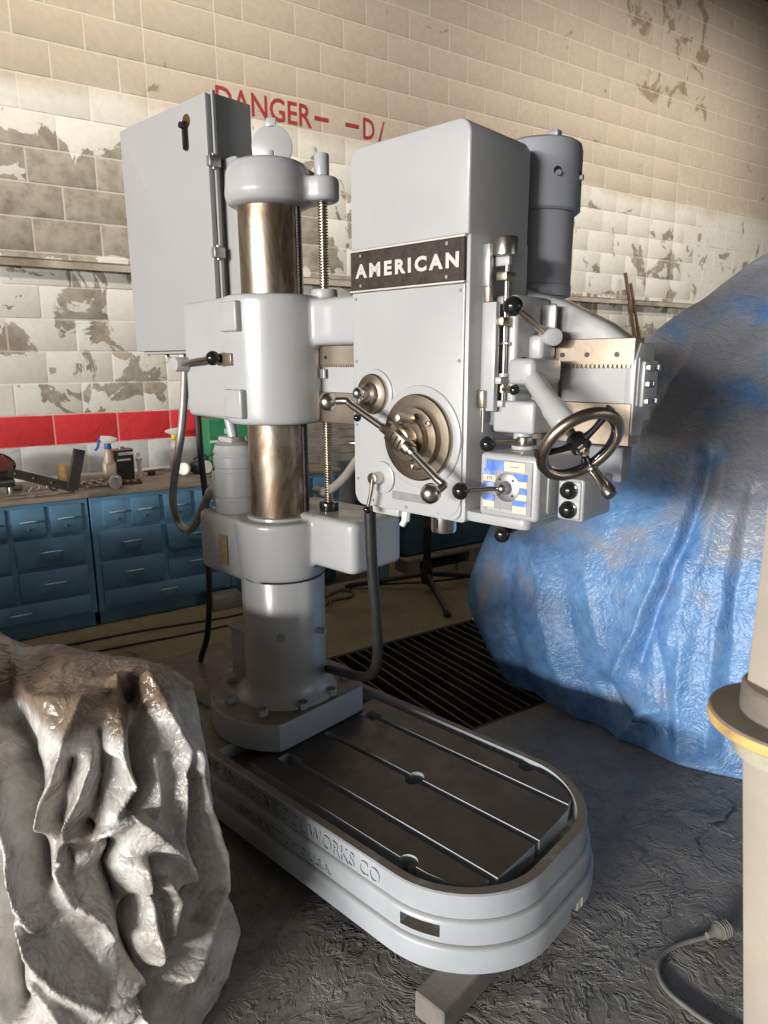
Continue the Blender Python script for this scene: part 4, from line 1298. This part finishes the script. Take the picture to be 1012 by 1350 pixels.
for i, (a, b, nm, lab) in enumerate(((.79, .46, 'scrap_bar', 'flat rusty bar behind the angle iron tip'), (.84, .40, 'scrap_bar', 'grey steel offcut lying left of the spray bottle'),
                                     (.86, .50, 'scrap_bar', 'dull notched strip in front of the steel offcuts'), (1.05, .52, 'wrench', 'dark steel spanner lying in front of the black can'),
                                     (.53, .42, 'scrap_plate', 'pale metal plate under the angle iron'), (1.70, .48, 'scrap_bar', 'wooden stick by the green carton'))):
    t = on_bench(nm, lab, 'scrap', a, b, rn.uniform(-14, 14))
    L = rn.uniform(.10, .16)
    s = B().box(-L / 2, L / 2, -.018, .018, 0, .016, .003, 1)
    for k in range(3):
        x = -L / 2 + L * (k + .5) / 3
        s.box(x - .012, x + .012, -.022, .020, .010, .028, .003, 1)
    obj('bar', s, ('wood' if 'wooden' in lab else 'rust' if i in (0, 3) else 'conduit_grey'), t, 0)
t = on_bench('flat_tool', 'small dark putty knife lying on a block, middle of the bench', 'tool', 1.27, .24, 12)
obj('blade', B().prism([(-.07, -.012), (.06, -.03), (.09, .0), (.06, .02), (-.07, .012)], .030, .036), 'rust', t, 0)
obj('handle', B().box(-.04, .0, -.022, .022, 0, .031, .005), 'dark_steel', t)
t = on_bench('respirator', 'black half mask with two round pale filter discs', 'respirator', 1.50, .36, -10)
obj('mask_body', B().ball((.03, 0, .048), .05, 1.1, .9, .95), 'black_rubber', t)
for x, y, rz in ((-.055, -.045, -35), (.085, -.02, 25)):
    d = Vector((math.sin(R(rz)), -math.cos(R(rz)), .15))
    obj('filter_disc', B().lathe([(.040, 0), (.044, .006), (.044, .022), (.038, .028), (0, .028)], (x, y, .046), d, 28), 'plastic_white', t, 30)
obj('strap', B().tube([(.06, .03, .06), (.11, .05, .10), (.09, .08, .12), (.02, .08, .09)], .006, 8, 5), 'dark_steel', t)
t = on_bench('steel_cup', 'small shiny cup with a red stripe behind the respirator', 'cup', 1.62, .20)
obj('cup', B().lathe([(.026, 0), (.030, .002), (.038, .095), (.038, .10), (.035, .10), (.028, .006), (0, .006)], seg=24), 'chrome', t, 40)
obj('stripe', B().lathe([(.0335, .045), (.0355, .062)], seg=24), 'letter_red', t, 0)
# cartons
t = on_bench('green_carton', 'green and white cardboard carton on the bench beside the drill column', 'carton', 1.80, .175, 0)
obj('box', B().box(-.135, .20, -.09, .13, 0, .36, .003, 1), 'carton_green', t, 0)
obj('bright_panel', B().box(-.06, .19, -.0912, -.089, .04, .235), 'carton_green_bright', t, 0)
obj('white_patch', B().box(-.130, -.07, -.0915, -.089, .195, .212).box(-.02, .03, -.0915, -.089, .255, .29).box(-.045, .14, -.0918, -.090, .185, .222).box(-.045, .06, -.0918, -.090, .120, .142).box(-.045, .06, -.0918, -.090, .065, .085), 'plastic_white', t, 0)
text('carton_print', 'MASKING', .024, 'carton_green', t, Matrix.Translation((-.038, -.0921, .191)) @ FRONT, width=.15, extrude=.0004, offset=.001)
text('carton_print', '20', .015, 'carton_green', t, Matrix.Translation((-.036, -.0921, .123)) @ FRONT, extrude=.0004, offset=.001)
text('carton_print', '33', .016, 'carton_green', t, Matrix.Translation((-.036, -.0921, .067)) @ FRONT, extrude=.0004, offset=.001)

# wooden crate on the bench behind the lead screw
t = thing('wooden_crate', 'weathered wooden crate of horizontal boards behind the lead screw', 'crate', WM)
for k in range(5):
    obj('board', B().box(2.30, 2.86, -.42, -.398, .842 + k * .062, .900 + k * .062, .003, 1), 'wood_grey', t, 0)
for x in (2.32, 2.81):
    obj('post', B().box(x, x + .04, -.398, -.36, .842, 1.15, .002, 1), 'wood_grey', t, 0)
obj('crate_side', B().box(2.84, 2.86, -.398, -.05, .842, 1.15), 'gap_dark', t, 0)

# low blue table in front of the bench end
t = thing('low_table', 'low blue steel table with a square leg right of the drill column', 'table', WM)
obj('table_top', B().box(1.95, 2.80, -.91, -.765, .440, .462, .003, 1), 'bench_blue', t, 0)
obj('apron', B().box(1.96, 2.79, -.88, -.86, .235, .440, .002, 1).box(2.77, 2.79, -.88, -.775, .235, .440), 'bench_blue', t, 0)
for x, y in ((2.70, .88), (1.97, .88)):
    obj('leg', B().box(x, x + .085, -y, -y + .05, .001, .24, .002, 1), 'bench_blue', t, 0)
ln = obj('wood_wedge', B().box(2.80, 2.86, -.86, -.78, .001, .13, .004, 1), 'wood_fresh', None, 0)
ln.matrix_world = WM
tag(ln, 'yellow wooden wedge on the floor beside the low blue table leg', 'wood')
# machine on a pallet behind
t = thing('blue_machine', 'dark blue steel machine cabinet on a pallet behind the drill spindle', 'machine', WM)
obj('housing', B().box(2.97, 4.35, -.84, -.12, .125, 1.06, .01), 'machine_blue', t)
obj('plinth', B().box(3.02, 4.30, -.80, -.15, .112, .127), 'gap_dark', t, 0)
obj('side_panel', B().box(3.20, 4.25, -.848, -.84, .18, 1.0, .003), 'machine_blue', t)
t = thing('pallet', 'worn wooden pallet under the dark blue machine', 'pallet', WM)
for y in (.92, .76, .56, .36, .16):
    obj('deck_board', B().box(2.92, 4.40, -y, -y + .11, .090, .111, .002, 1), 'wood_grey', t, 0)
for x in (2.93, 3.55, 4.25):
    obj('pallet_block', B().box(x, x + .12, -.92, -.10, .001, .0895, .003, 1), 'wood_grey', t, 0)

# roller stand with three legs
hubp = Vector((0.302, 4.66, 0))
t = thing('tripod_stand', 'black steel stand on three splayed legs behind the hose', 'stand', Matrix.Translation(hubp))
obj('post', B().box(-.026, .026, -.026, .026, .055, .90, .003, 1), 'dark_steel', t, 0)
obj('red_band', B().box(-.030, .030, -.030, .030, .47, .555, .002, 1), 'rust', t, 0)
obj('hub', B().cyl((0, 0, .06), (0, 0, .17), .042, seg=20, bev=.004), 'dark_steel', t)
for end in ((.10, -.50), (-.56, .06), (.40, .27)):
    e = Vector((end[0], end[1], .020))
    lg = obj('leg', B().cyl((0, 0, .13), e, .019, .017, 14), 'dark_steel', t)
    obj('foot', B().cyl(Vector((e.x, e.y, 0.001)), Vector((e.x, e.y, .028)), .026, seg=16, bev=.003), 'dark_steel', lg)
    obj('brace', B().cyl((0, 0, .065), e * .72 + Vector((0, 0, .018)), .008, seg=10), 'dark_steel', lg)
# rubbish leaning on the wall
t = thing('rusty_frame', 'rusty forked steel frame leaning against the wall beside the blue tarpaulin', 'steel frame', WM)
obj('bar', B().cyl((6.52, -.60, .01), (6.36, -.065, 2.50), .022, .018, 8), 'rust', t)
obj('bar', B().cyl((6.63, -.60, .01), (6.46, -.065, 2.40), .022, .016, 8), 'rust', t)
for k in range(5):
    f = .35 + k * .13
    obj('rung', B().cyl((6.52 - .16 * f, -.60 + .535 * f, 2.49 * f), (6.63 - .17 * f, -.60 + .535 * f, 2.39 * f), .011, seg=8), 'rust', t)
# cables on the floor
def cable(name, label, pts, r, mat, cat='cable'):
    o = obj(name, B().tube([W(a, b, z) for a, b, z in pts], r, 8, 6), mat, None)
    tag(o, label, cat)
    return o
cable('floor_cable', 'thin black cable on the floor along the drawer cabinets, nearer one', [(.35, 1.02, .008), (.62, 1.10, .008), (.86, 1.12, .008), (1.21, 1.15, .008), (1.45, 1.15, .008), (1.8, 1.22, .008)], .0065, 'black_rubber')
cable('floor_cable', 'thin black cable on the floor along the drawer cabinets, one closer to the wall', [(.35, .90, .008), (.57, .92, .008), (.95, .94, .008), (1.45, 1.01, .008), (1.8, .98, .008)], .0065, 'black_rubber')
cable('air_hose', 'dusty grey hose coiled on the floor by the low blue table', [(2.05, 1.10, .014), (2.22, 1.00, .014), (2.32, .97, .014), (2.36, 1.05, .014), (2.29, 1.13, .014), (2.16, 1.12, .014), (2.02, 1.22, .014)], .012, 'cord_grey', 'hose')
cable('air_line', 'thin grey line rising from the floor to the blue table', [(1.95, 1.34, .008), (2.10, 1.20, .01), (2.13, 1.05, .12), (2.14, .95, .34), (2.14, .925, .44)], .007, 'cord_grey', 'hose')
bk = obj('concrete_foot', B().box(1.42, 1.62, -.86, -.745, .001, .10, .006), 'conduit_grey', None)
bk.matrix_world = WM
tag(bk, 'small grey concrete block on the floor at the foot of the drawer cabinets', 'block')

# extension cord on the right
cp = [(.935, 1.635, .022), (.90, 1.632, .012), (.85, 1.622, .008), (.79, 1.60, .008), (.745, 1.565, .008), (.722, 1.515, .008), (.728, 1.465, .008), (.765, 1.41, .008), (.81, 1.36, .008), (.90, 1.27, .008), (1.02, 1.15, .008)]
t = thing('extension_cord', 'grey extension cord with a ribbed plug lying on the floor', 'cord', Matrix.Translation((.8, 1.5, 0)))
Mi = Matrix.Translation((-.8, -1.5, 0))
def P8(p):
    return Mi @ Vector(p)
obj('cable', B().tube([P8(p) for p in cp], .0062, 10, 8), 'cord_grey', t)
d = Vector((.92, .38, 0)).normalized()
pp = P8((.918, 1.633, .024))
pg = obj('plug', B().lathe([(.008, -.020), (.010, 0), (.015, .010), (.022, .020), (.024, .040), (.0225, .058), (0, .060)], pp, d, 24), 'cord_grey', t, 40)
for k in range(4):
    obj('rib', B().lathe([(.0235, .024 + k * .008), (.0252, .026 + k * .008), (.0235, .028 + k * .008)], pp, d, 24), 'cord_grey', pg, 0)

# ------------------------------------------------------------------ post beside the camera
pc = Vector((.600, .925, 0))
t = thing('steel_post', 'cream painted post with a round yellow-edged flange at the right edge', 'post', Matrix.Translation(pc))
LEAN = Matrix(((1, 0, -.11, .117), (0, 1, 0, 0), (0, 0, 1, 0), (0, 0, 0, 1)))
obj('upper_post', B().box(-.046, .046, -.046, .046, 1.095, 3.4, .006, 2, M=Matrix.Rotation(R(20), 4, 'Z')), 'post_paint', t)
obj('lower_post', B().box(-.046, .046, -.046, .046, .0, 1.06, .006, 2, M=LEAN @ Matrix.Rotation(R(20), 4, 'Z')), 'post_paint', t)
obj('flange', B().lathe([(.108, 1.066), (.112, 1.070), (.112, 1.083), (.109, 1.087), (.05, 1.087)], seg=56), 'flange_iron', t, 30)
obj('flange_edge', B().lathe([(.1122, 1.069), (.1130, 1.072), (.1130, 1.081), (.1122, 1.084)], seg=56), 'flange_yellow', t, 30)
obj('top_collar', B().lathe([(.066, 1.086), (.070, 1.090), (.070, 1.128), (.066, 1.132), (.048, 1.132)], seg=48), 'flange_iron', t, 30)
obj('bottom_collar', B().lathe([(.055, 1.020), (.074, 1.024), (.076, 1.030), (.076, 1.062), (.072, 1.066)], seg=48), 'flange_green', t, 30)

# ------------------------------------------------------------------ tarpaulins
def spline_rows(n_ctrl, xs):
    """weights of a smooth curve through n_ctrl points, one row per sample"""
    out = np.zeros((len(xs), n_ctrl))
    for r, x in enumerate(xs):
        x = min(x * (n_ctrl - 1), n_ctrl - 1 - 1e-6)
        i = int(x)
        t = x - i
        w = (-.5 * t + t * t - .5 * t ** 3, 1 - 2.5 * t * t + 1.5 * t ** 3, .5 * t + 2 * t * t - 1.5 * t ** 3, -.5 * t * t + .5 * t ** 3)
        for k, q in zip((i - 1, i, i + 1, i + 2), w):
            out[r, max(0, min(n_ctrl - 1, k))] += q
    return out
def poly_dist(P, poly):
    best = np.full(len(P), 1e9)
    for a, c in zip(poly, poly[1:]):
        a, c = np.array(a), np.array(c)
        ab = c - a
        k = np.clip((P - a) @ ab / max(ab @ ab, 1e-9), 0, 1)
        best = np.minimum(best, np.linalg.norm(P - a - k[:, None] * ab, axis=1))
    return best
def tarp(name, net, ns, nt_, warp, folds, sharp, calm, rough, mat, seed):
    """sheet laid over a net of points and pulled to its ridges and valleys: every fold line has a height,
    the sheet spans the gaps between neighbouring lines"""
    net = np.array(net)
    xs = [i / ns for i in range(ns + 1)]
    ws = [x / warp[0] * warp[1] if x < warp[0] else warp[1] + (x - warp[0]) / (1 - warp[0]) * (1 - warp[1]) for x in xs]
    Bs = spline_rows(net.shape[1], ws)
    Bt = spline_rows(net.shape[0], [j / nt_ for j in range(nt_ + 1)])
    G = np.einsum('jr,rck,ic->jik', Bt, net, Bs)
    du = np.gradient(G, axis=1)
    dv = np.gradient(G, axis=0)
    n = np.cross(du, dv)
    n /= np.maximum(np.linalg.norm(n, axis=2, keepdims=True), 1e-9)
    P = G.reshape(-1, 3)
    N = n.reshape(-1, 3)
    if folds:
        # fold lines wander a little
        Q = P + np.array([[0.010 * q for q in noise.noise_vector(Vector(p) * 9.0)] for p in P])
        num = np.zeros(len(P))
        den = np.full(len(P), 1.0 / calm ** sharp)
        for A, eps, poly in folds:
            w = 1.0 / (poly_dist(Q, poly) + eps) ** sharp
            num += A * w
            den += w
        d = num / den
    else:
        d = np.zeros(len(P))
    for k, p in enumerate(P):
        for A, fx, fz in rough:
            q = Vector((p[0] * fx + seed * 3.1, p[1] * fx + seed * 1.7, p[2] * fz + seed))
            d[k] += A * (1 - 2.4 * abs(noise.noise(q)) + 0.35 * noise.noise(q * 2.3))
    V = P + N * d[:, None]
    V[:, 2] = np.maximum(V[:, 2], 0.003)
    k = ns + 1
    me = bpy.data.meshes.new(name)
    me.from_pydata([tuple(map(float, v)) for v in V], [], [(j * k + i, j * k + i + 1, (j + 1) * k + i + 1, (j + 1) * k + i) for j in range(nt_) for i in range(ns)])
    o = obj_me(name, me, mat, None, 0)
    for p_ in me.polygons:
        p_.use_smooth = True
    so = o.modifiers.new('thickness', 'SOLIDIFY')
    so.thickness = 0.0015
    so.offset = 0
    return o

# columns run left to right, rows from the ground in front over the ridge to the ground behind
def blue_net():
    cols = []
    data = [  # bottom, low, middle, top
        ((.80, 3.75, 0), (.62, 3.72, .25), (.58, 3.72, .46), (.72, 3.72, .80)),
        ((.62, 3.40, 0), (.50, 3.40, .22), (.46, 3.45, .42), (.60, 3.58, .78)),
        ((.70, 3.10, 0), (.62, 3.10, .30), (.66, 3.18, .62), (.80, 3.50, 1.04)),
        ((.95, 2.82, 0), (.93, 2.82, .40), (.95, 2.98, .85), (1.02, 3.48, 1.32)),
        ((1.15, 2.54, 0), (1.16, 2.60, .52), (1.20, 2.85, 1.08), (1.32, 3.46, 1.66)),
        ((1.41, 2.38, 0), (1.43, 2.47, .58), (1.48, 2.76, 1.20), (1.575, 3.46, 1.83)),
        ((1.75, 2.25, 0), (1.77, 2.36, .65), (1.80, 2.70, 1.34), (1.86, 3.46, 2.03)),
        ((2.25, 2.15, 0), (2.27, 2.28, .75), (2.30, 2.66, 1.52), (2.40, 3.46, 2.33)),
        ((2.75, 2.15, 0), (2.75, 2.28, .75), (2.75, 2.66, 1.52), (2.75, 3.46, 2.46)),
        ((3.05, 2.9, 0), (3.05, 2.95, .75), (3.0, 3.0, 1.52), (2.95, 3.5, 2.4))]
    for b0, b1, b2, b3 in data:
        z = b3[2]
        k = min(1.0, z / 1.2)
        cols.append([b0, b1, b2, b3, (b3[0] + .05, b3[1] + .14 * k, z * .97), (b3[0] + .10, b3[1] + .45 * k, z * .55), (b3[0] + .12, b3[1] + .6 * k, 0)])
    return [[c[r] for c in cols] for r in range(7)]
BLUE_FOLDS = []
GREY_FOLDS = []
#FOLDS#
#FOLDSTART
BLUE_FOLDS = [
    (-0.05, 0.006, [(1.365, 2.843, 1.212), (1.318, 2.772, 1.097), (1.236, 2.701, 0.910), (1.144, 2.674, 0.697), (1.079, 2.667, 0.472), (1.054, 2.673, 0.361)]),
    (0.045, 0.01, [(1.322, 2.855, 1.194), (1.281, 2.793, 1.093), (1.202, 2.723, 0.905), (1.112, 2.701, 0.688), (1.047, 2.700, 0.458), (0.996, 2.738, 0.275)]),
    (0.03, 0.01, [(1.407, 2.819, 1.215), (1.352, 2.714, 1.045), (1.270, 2.646, 0.842), (1.192, 2.612, 0.631), (1.145, 2.599, 0.474)]),
    (0.03, 0.01, [(0.715, 3.135, 0.669), (0.743, 2.984, 0.400), (0.773, 2.949, 0.262), (0.837, 2.913, 0.128), (0.897, 2.878, 0.005)]),
    (0.03, 0.01, [(0.495, 3.415, 0.505), (0.511, 3.288, 0.398), (0.541, 3.247, 0.219), (0.584, 3.214, 0.139)]),
    (-0.045, 0.006, [(0.603, 3.231, 0.563), (0.626, 3.096, 0.255), (0.676, 3.106, 0.060), (0.712, 3.076, 0.010)]),
    (-0.02, 0.02, [(0.821, 3.071, 0.760), (0.837, 2.912, 0.450), (0.891, 2.848, 0.259), (0.955, 2.801, 0.099)]),
    (-0.065, 0.006, [(0.972, 2.770, 0.206), (1.006, 2.731, 0.140), (1.057, 2.661, 0.096), (1.096, 2.607, 0.078)]),
    (0.035, 0.006, [(1.030, 2.703, 0.003), (1.086, 2.622, 0.160), (1.139, 2.565, 0.207)]),
    (0.035, 0.012, [(1.219, 2.662, 0.807), (1.188, 2.600, 0.587), (1.179, 2.543, 0.313), (1.189, 2.510, 0.036)]),
    (-0.03, 0.01, [(1.102, 2.654, 0.517), (1.129, 2.593, 0.378), (1.154, 2.545, 0.113)]),
    (0.03, 0.02, [(1.800, 3.417, 1.965), (1.506, 3.305, 1.684), (1.294, 3.170, 1.446), (1.134, 3.055, 1.185), (0.984, 2.945, 0.863)]),
    (-0.02, 0.02, [(1.663, 3.246, 1.749), (1.431, 3.099, 1.482), (1.232, 2.970, 1.229)]),
    (0.03, 0.015, [(1.560, 2.838, 1.337), (1.377, 2.637, 0.938), (1.287, 2.516, 0.510), (1.272, 2.459, 0.083)]),
    (-0.03, 0.012, [(1.459, 2.681, 1.082), (1.361, 2.529, 0.661), (1.330, 2.434, 0.132)]),
    (0.02, 0.012, [(0.909, 3.029, 0.843), (0.901, 2.894, 0.600), (0.939, 2.808, 0.385)]),
    (-0.015, 0.012, [(0.719, 3.263, 0.785), (0.705, 3.062, 0.543)]),
    (0.02, 0.02, [(0.590, 3.482, 0.731), (0.682, 3.246, 0.713)]),
    (0, 0.02, [(1.261, 3.496, 1.617), (1.443, 3.414, 1.722)]),
    (0, 0.02, [(1.416, 2.385, 0.063), (1.203, 2.498, 0.026), (0.960, 2.804, 0.023)]),
]
GREY_FOLDS = [
    (0.035, 0.003, [(-1.069, 1.792, 0.817), (-0.952, 1.651, 0.798), (-0.855, 1.532, 0.794), (-0.762, 1.473, 0.809), (-0.706, 1.466, 0.805)]),
    (0.06, 0.002, [(-0.701, 1.463, 0.803), (-0.713, 1.416, 0.759), (-0.734, 1.384, 0.689), (-0.755, 1.365, 0.642), (-0.757, 1.340, 0.594)]),
    (0.055, 0.002, [(-0.660, 1.403, 0.715), (-0.673, 1.377, 0.655), (-0.691, 1.354, 0.612), (-0.713, 1.336, 0.578), (-0.716, 1.318, 0.535)]),
    (0.07, 0.003, [(-0.877, 1.410, 0.719), (-0.845, 1.396, 0.697), (-0.828, 1.352, 0.615), (-0.806, 1.310, 0.534), (-0.786, 1.277, 0.456), (-0.752, 1.266, 0.420)]),
    (-0.075, 0.004, [(-0.901, 1.537, 0.784), (-0.850, 1.447, 0.757), (-0.805, 1.399, 0.711), (-0.776, 1.365, 0.641), (-0.774, 1.333, 0.580), (-0.744, 1.297, 0.494)]),
    (-0.045, 0.004, [(-0.713, 1.399, 0.725), (-0.728, 1.372, 0.657), (-0.731, 1.348, 0.607), (-0.699, 1.314, 0.519)]),
    (-0.04, 0.004, [(-0.663, 1.440, 0.777), (-0.638, 1.400, 0.686), (-0.658, 1.352, 0.594)]),
    (0.04, 0.002, [(-0.658, 1.553, 0.825), (-0.620, 1.433, 0.733), (-0.586, 1.413, 0.638), (-0.615, 1.371, 0.599)]),
    (-0.075, 0.003, [(-0.629, 1.560, 0.821), (-0.586, 1.465, 0.729), (-0.573, 1.428, 0.644), (-0.587, 1.391, 0.598)]),
    (0.055, 0.002, [(-0.595, 1.579, 0.815), (-0.546, 1.529, 0.746), (-0.507, 1.527, 0.667), (-0.507, 1.484, 0.589), (-0.509, 1.444, 0.488), (-0.489, 1.442, 0.374)]),
    (0.03, 0.004, [(-0.554, 1.470, 0.680), (-0.541, 1.434, 0.584), (-0.545, 1.410, 0.541)]),
    (0.07, 0.002, [(-0.494, 1.540, 0.657), (-0.477, 1.514, 0.520), (-0.458, 1.528, 0.389), (-0.457, 1.500, 0.290), (-0.476, 1.414, 0.230), (-0.500, 1.344, 0.199)]),
    (-0.085, 0.003, [(-0.501, 1.507, 0.615), (-0.491, 1.474, 0.481), (-0.480, 1.458, 0.360), (-0.506, 1.363, 0.271), (-0.538, 1.298, 0.247), (-0.549, 1.262, 0.189)]),
    (-0.185, 0.012, [(-0.673, 1.346, 0.589), (-0.611, 1.344, 0.529), (-0.636, 1.317, 0.489), (-0.591, 1.315, 0.419)]),
    (-0.135, 0.008, [(-0.536, 1.389, 0.455), (-0.552, 1.348, 0.409), (-0.576, 1.309, 0.375)]),
    (0.06, 0.002, [(-0.643, 1.343, 0.564), (-0.587, 1.383, 0.581), (-0.529, 1.416, 0.499), (-0.506, 1.436, 0.450)]),
    (0.06, 0.003, [(-0.783, 1.262, 0.423), (-0.759, 1.241, 0.368), (-0.703, 1.228, 0.305), (-0.621, 1.232, 0.239), (-0.553, 1.283, 0.255)]),
    (-0.135, 0.008, [(-0.582, 1.300, 0.364), (-0.548, 1.295, 0.275), (-0.542, 1.284, 0.227)]),
    (-0.14, 0.01, [(-0.845, 1.309, 0.535), (-0.819, 1.260, 0.426), (-0.774, 1.191, 0.269)]),
    (0.06, 0.002, [(-0.560, 1.364, 0.472), (-0.542, 1.336, 0.353), (-0.529, 1.316, 0.261)]),
    (0.05, 0.002, [(-0.532, 1.388, 0.436), (-0.513, 1.387, 0.354), (-0.521, 1.342, 0.291)]),
    (-0.03, 0.006, [(-0.691, 1.265, 0.388), (-0.643, 1.253, 0.321)]),
    (0.03, 0.003, [(-0.722, 1.305, 0.506), (-0.687, 1.288, 0.444), (-0.625, 1.290, 0.403), (-0.602, 1.284, 0.359)]),
    (0.055, 0.003, [(-0.743, 1.221, 0.315), (-0.704, 1.212, 0.265), (-0.680, 1.202, 0.217)]),
    (0.05, 0.003, [(-0.595, 1.232, 0.203), (-0.562, 1.258, 0.214), (-0.542, 1.259, 0.161)]),
    (0, 0.01, [(-0.975, 1.851, 0.800), (-0.710, 1.676, 0.834), (-0.571, 1.642, 0.822)]),
    (0, 0.01, [(-0.472, 1.584, 0.694), (-0.448, 1.561, 0.403), (-0.439, 1.562, 0.219)]),
    (0.04, 0.004, [(-0.443, 1.538, 0.217), (-0.436, 1.563, 0.099), (-0.447, 1.470, 0.050)]),
    (-0.04, 0.004, [(-0.458, 1.454, 0.181), (-0.463, 1.408, 0.093)]),
]
#FOLDEND
tb = tarp('tarpaulin', blue_net(), 260, 220, (.86, .72), BLUE_FOLDS, 1.7, .10, [(.006, 2.6, 0.6), (.003, 8.0, 2.0), (.0010, 30.0, 24.0)], 'tarp_blue', 2.0)
tag(tb, 'big crinkled blue tarpaulin draped over a tall machine on the right', 'tarpaulin')

def grey_net():  # unseen left columns are added and raised to shade column and bench
    #        right-back corner ... along the front to the left
    r_floor_b = [(-.60, 1.95, 0), (-.75, 2.05, 0), (-.90, 2.08, 0), (-1.1, 2.12, 0), (-1.45, 2.30, 0), (-1.95, 2.50, 0), (-2.8, 2.85, 0), (-3.9, 3.2, 0), (-4.1, 3.0, 0)]
    r_mid_b = [(-.58, 1.85, .45), (-.70, 1.92, .45), (-.86, 1.98, .45), (-1.05, 2.04, .45), (-1.4, 2.2, .45), (-1.9, 2.42, .5), (-2.75, 2.75, .55), (-3.8, 3.1, .55), (-4.05, 2.9, .5)]
    r_top_b = [(-.525, 1.69, .750), (-.600, 1.72, .795), (-.76, 1.775, .800), (-.92, 1.85, .800), (-1.2, 1.98, .805), (-1.70, 2.22, 1.28), (-2.6, 2.6, .87), (-3.7, 3.0, .86), (-3.95, 2.8, .8)]
    r_top_f = [(-.480, 1.60, .735), (-.565, 1.56, .790), (-.66, 1.49, .808), (-.76, 1.48, .812), (-.98, 1.50, .820), (-1.40, 1.48, 1.40), (-2.4, 1.9, .90), (-3.5, 2.3, .87), (-3.9, 2.5, .8)]
    r_hi = [(-.455, 1.575, .58), (-.52, 1.48, .62), (-.61, 1.39, .63), (-.72, 1.36, .63), (-.95, 1.36, .63), (-1.4, 1.35, .68), (-2.3, 1.75, .7), (-3.5, 2.15, .7), (-3.95, 2.4, .7)]
    r_mid = [(-.445, 1.57, .40), (-.495, 1.44, .40), (-.575, 1.32, .40), (-.69, 1.27, .40), (-.92, 1.24, .40), (-1.4, 1.24, .40), (-2.3, 1.65, .4), (-3.5, 2.05, .4), (-3.95, 2.3, .4)]
    r_low = [(-.435, 1.58, .20), (-.470, 1.42, .20), (-.545, 1.27, .20), (-.67, 1.20, .20), (-.90, 1.14, .20), (-1.4, 1.15, .20), (-2.3, 1.58, .2), (-3.5, 2.0, .2), (-4.0, 2.3, .2)]
    r_fl = [(-.430, 1.60, 0), (-.455, 1.41, 0), (-.520, 1.23, 0), (-.65, 1.14, 0), (-.88, 1.08, 0), (-1.4, 1.08, 0), (-2.3, 1.5, 0), (-3.5, 1.95, 0), (-4.0, 2.25, 0)]
    return [r_floor_b, r_mid_b, r_top_b, r_top_f, r_hi, r_mid, r_low, r_fl]
tg = tarp('tarpaulin', grey_net(), 300, 260, (.85, .53), GREY_FOLDS, 1.7, .14, [(.005, 9.0, 3.0), (.0016, 30.0, 16.0)], 'tarp_grey', 5.0)
tag(tg, 'silver grey tarpaulin in deep folds over a low machine in the left foreground, its unseen left part added for shade', 'tarpaulin')
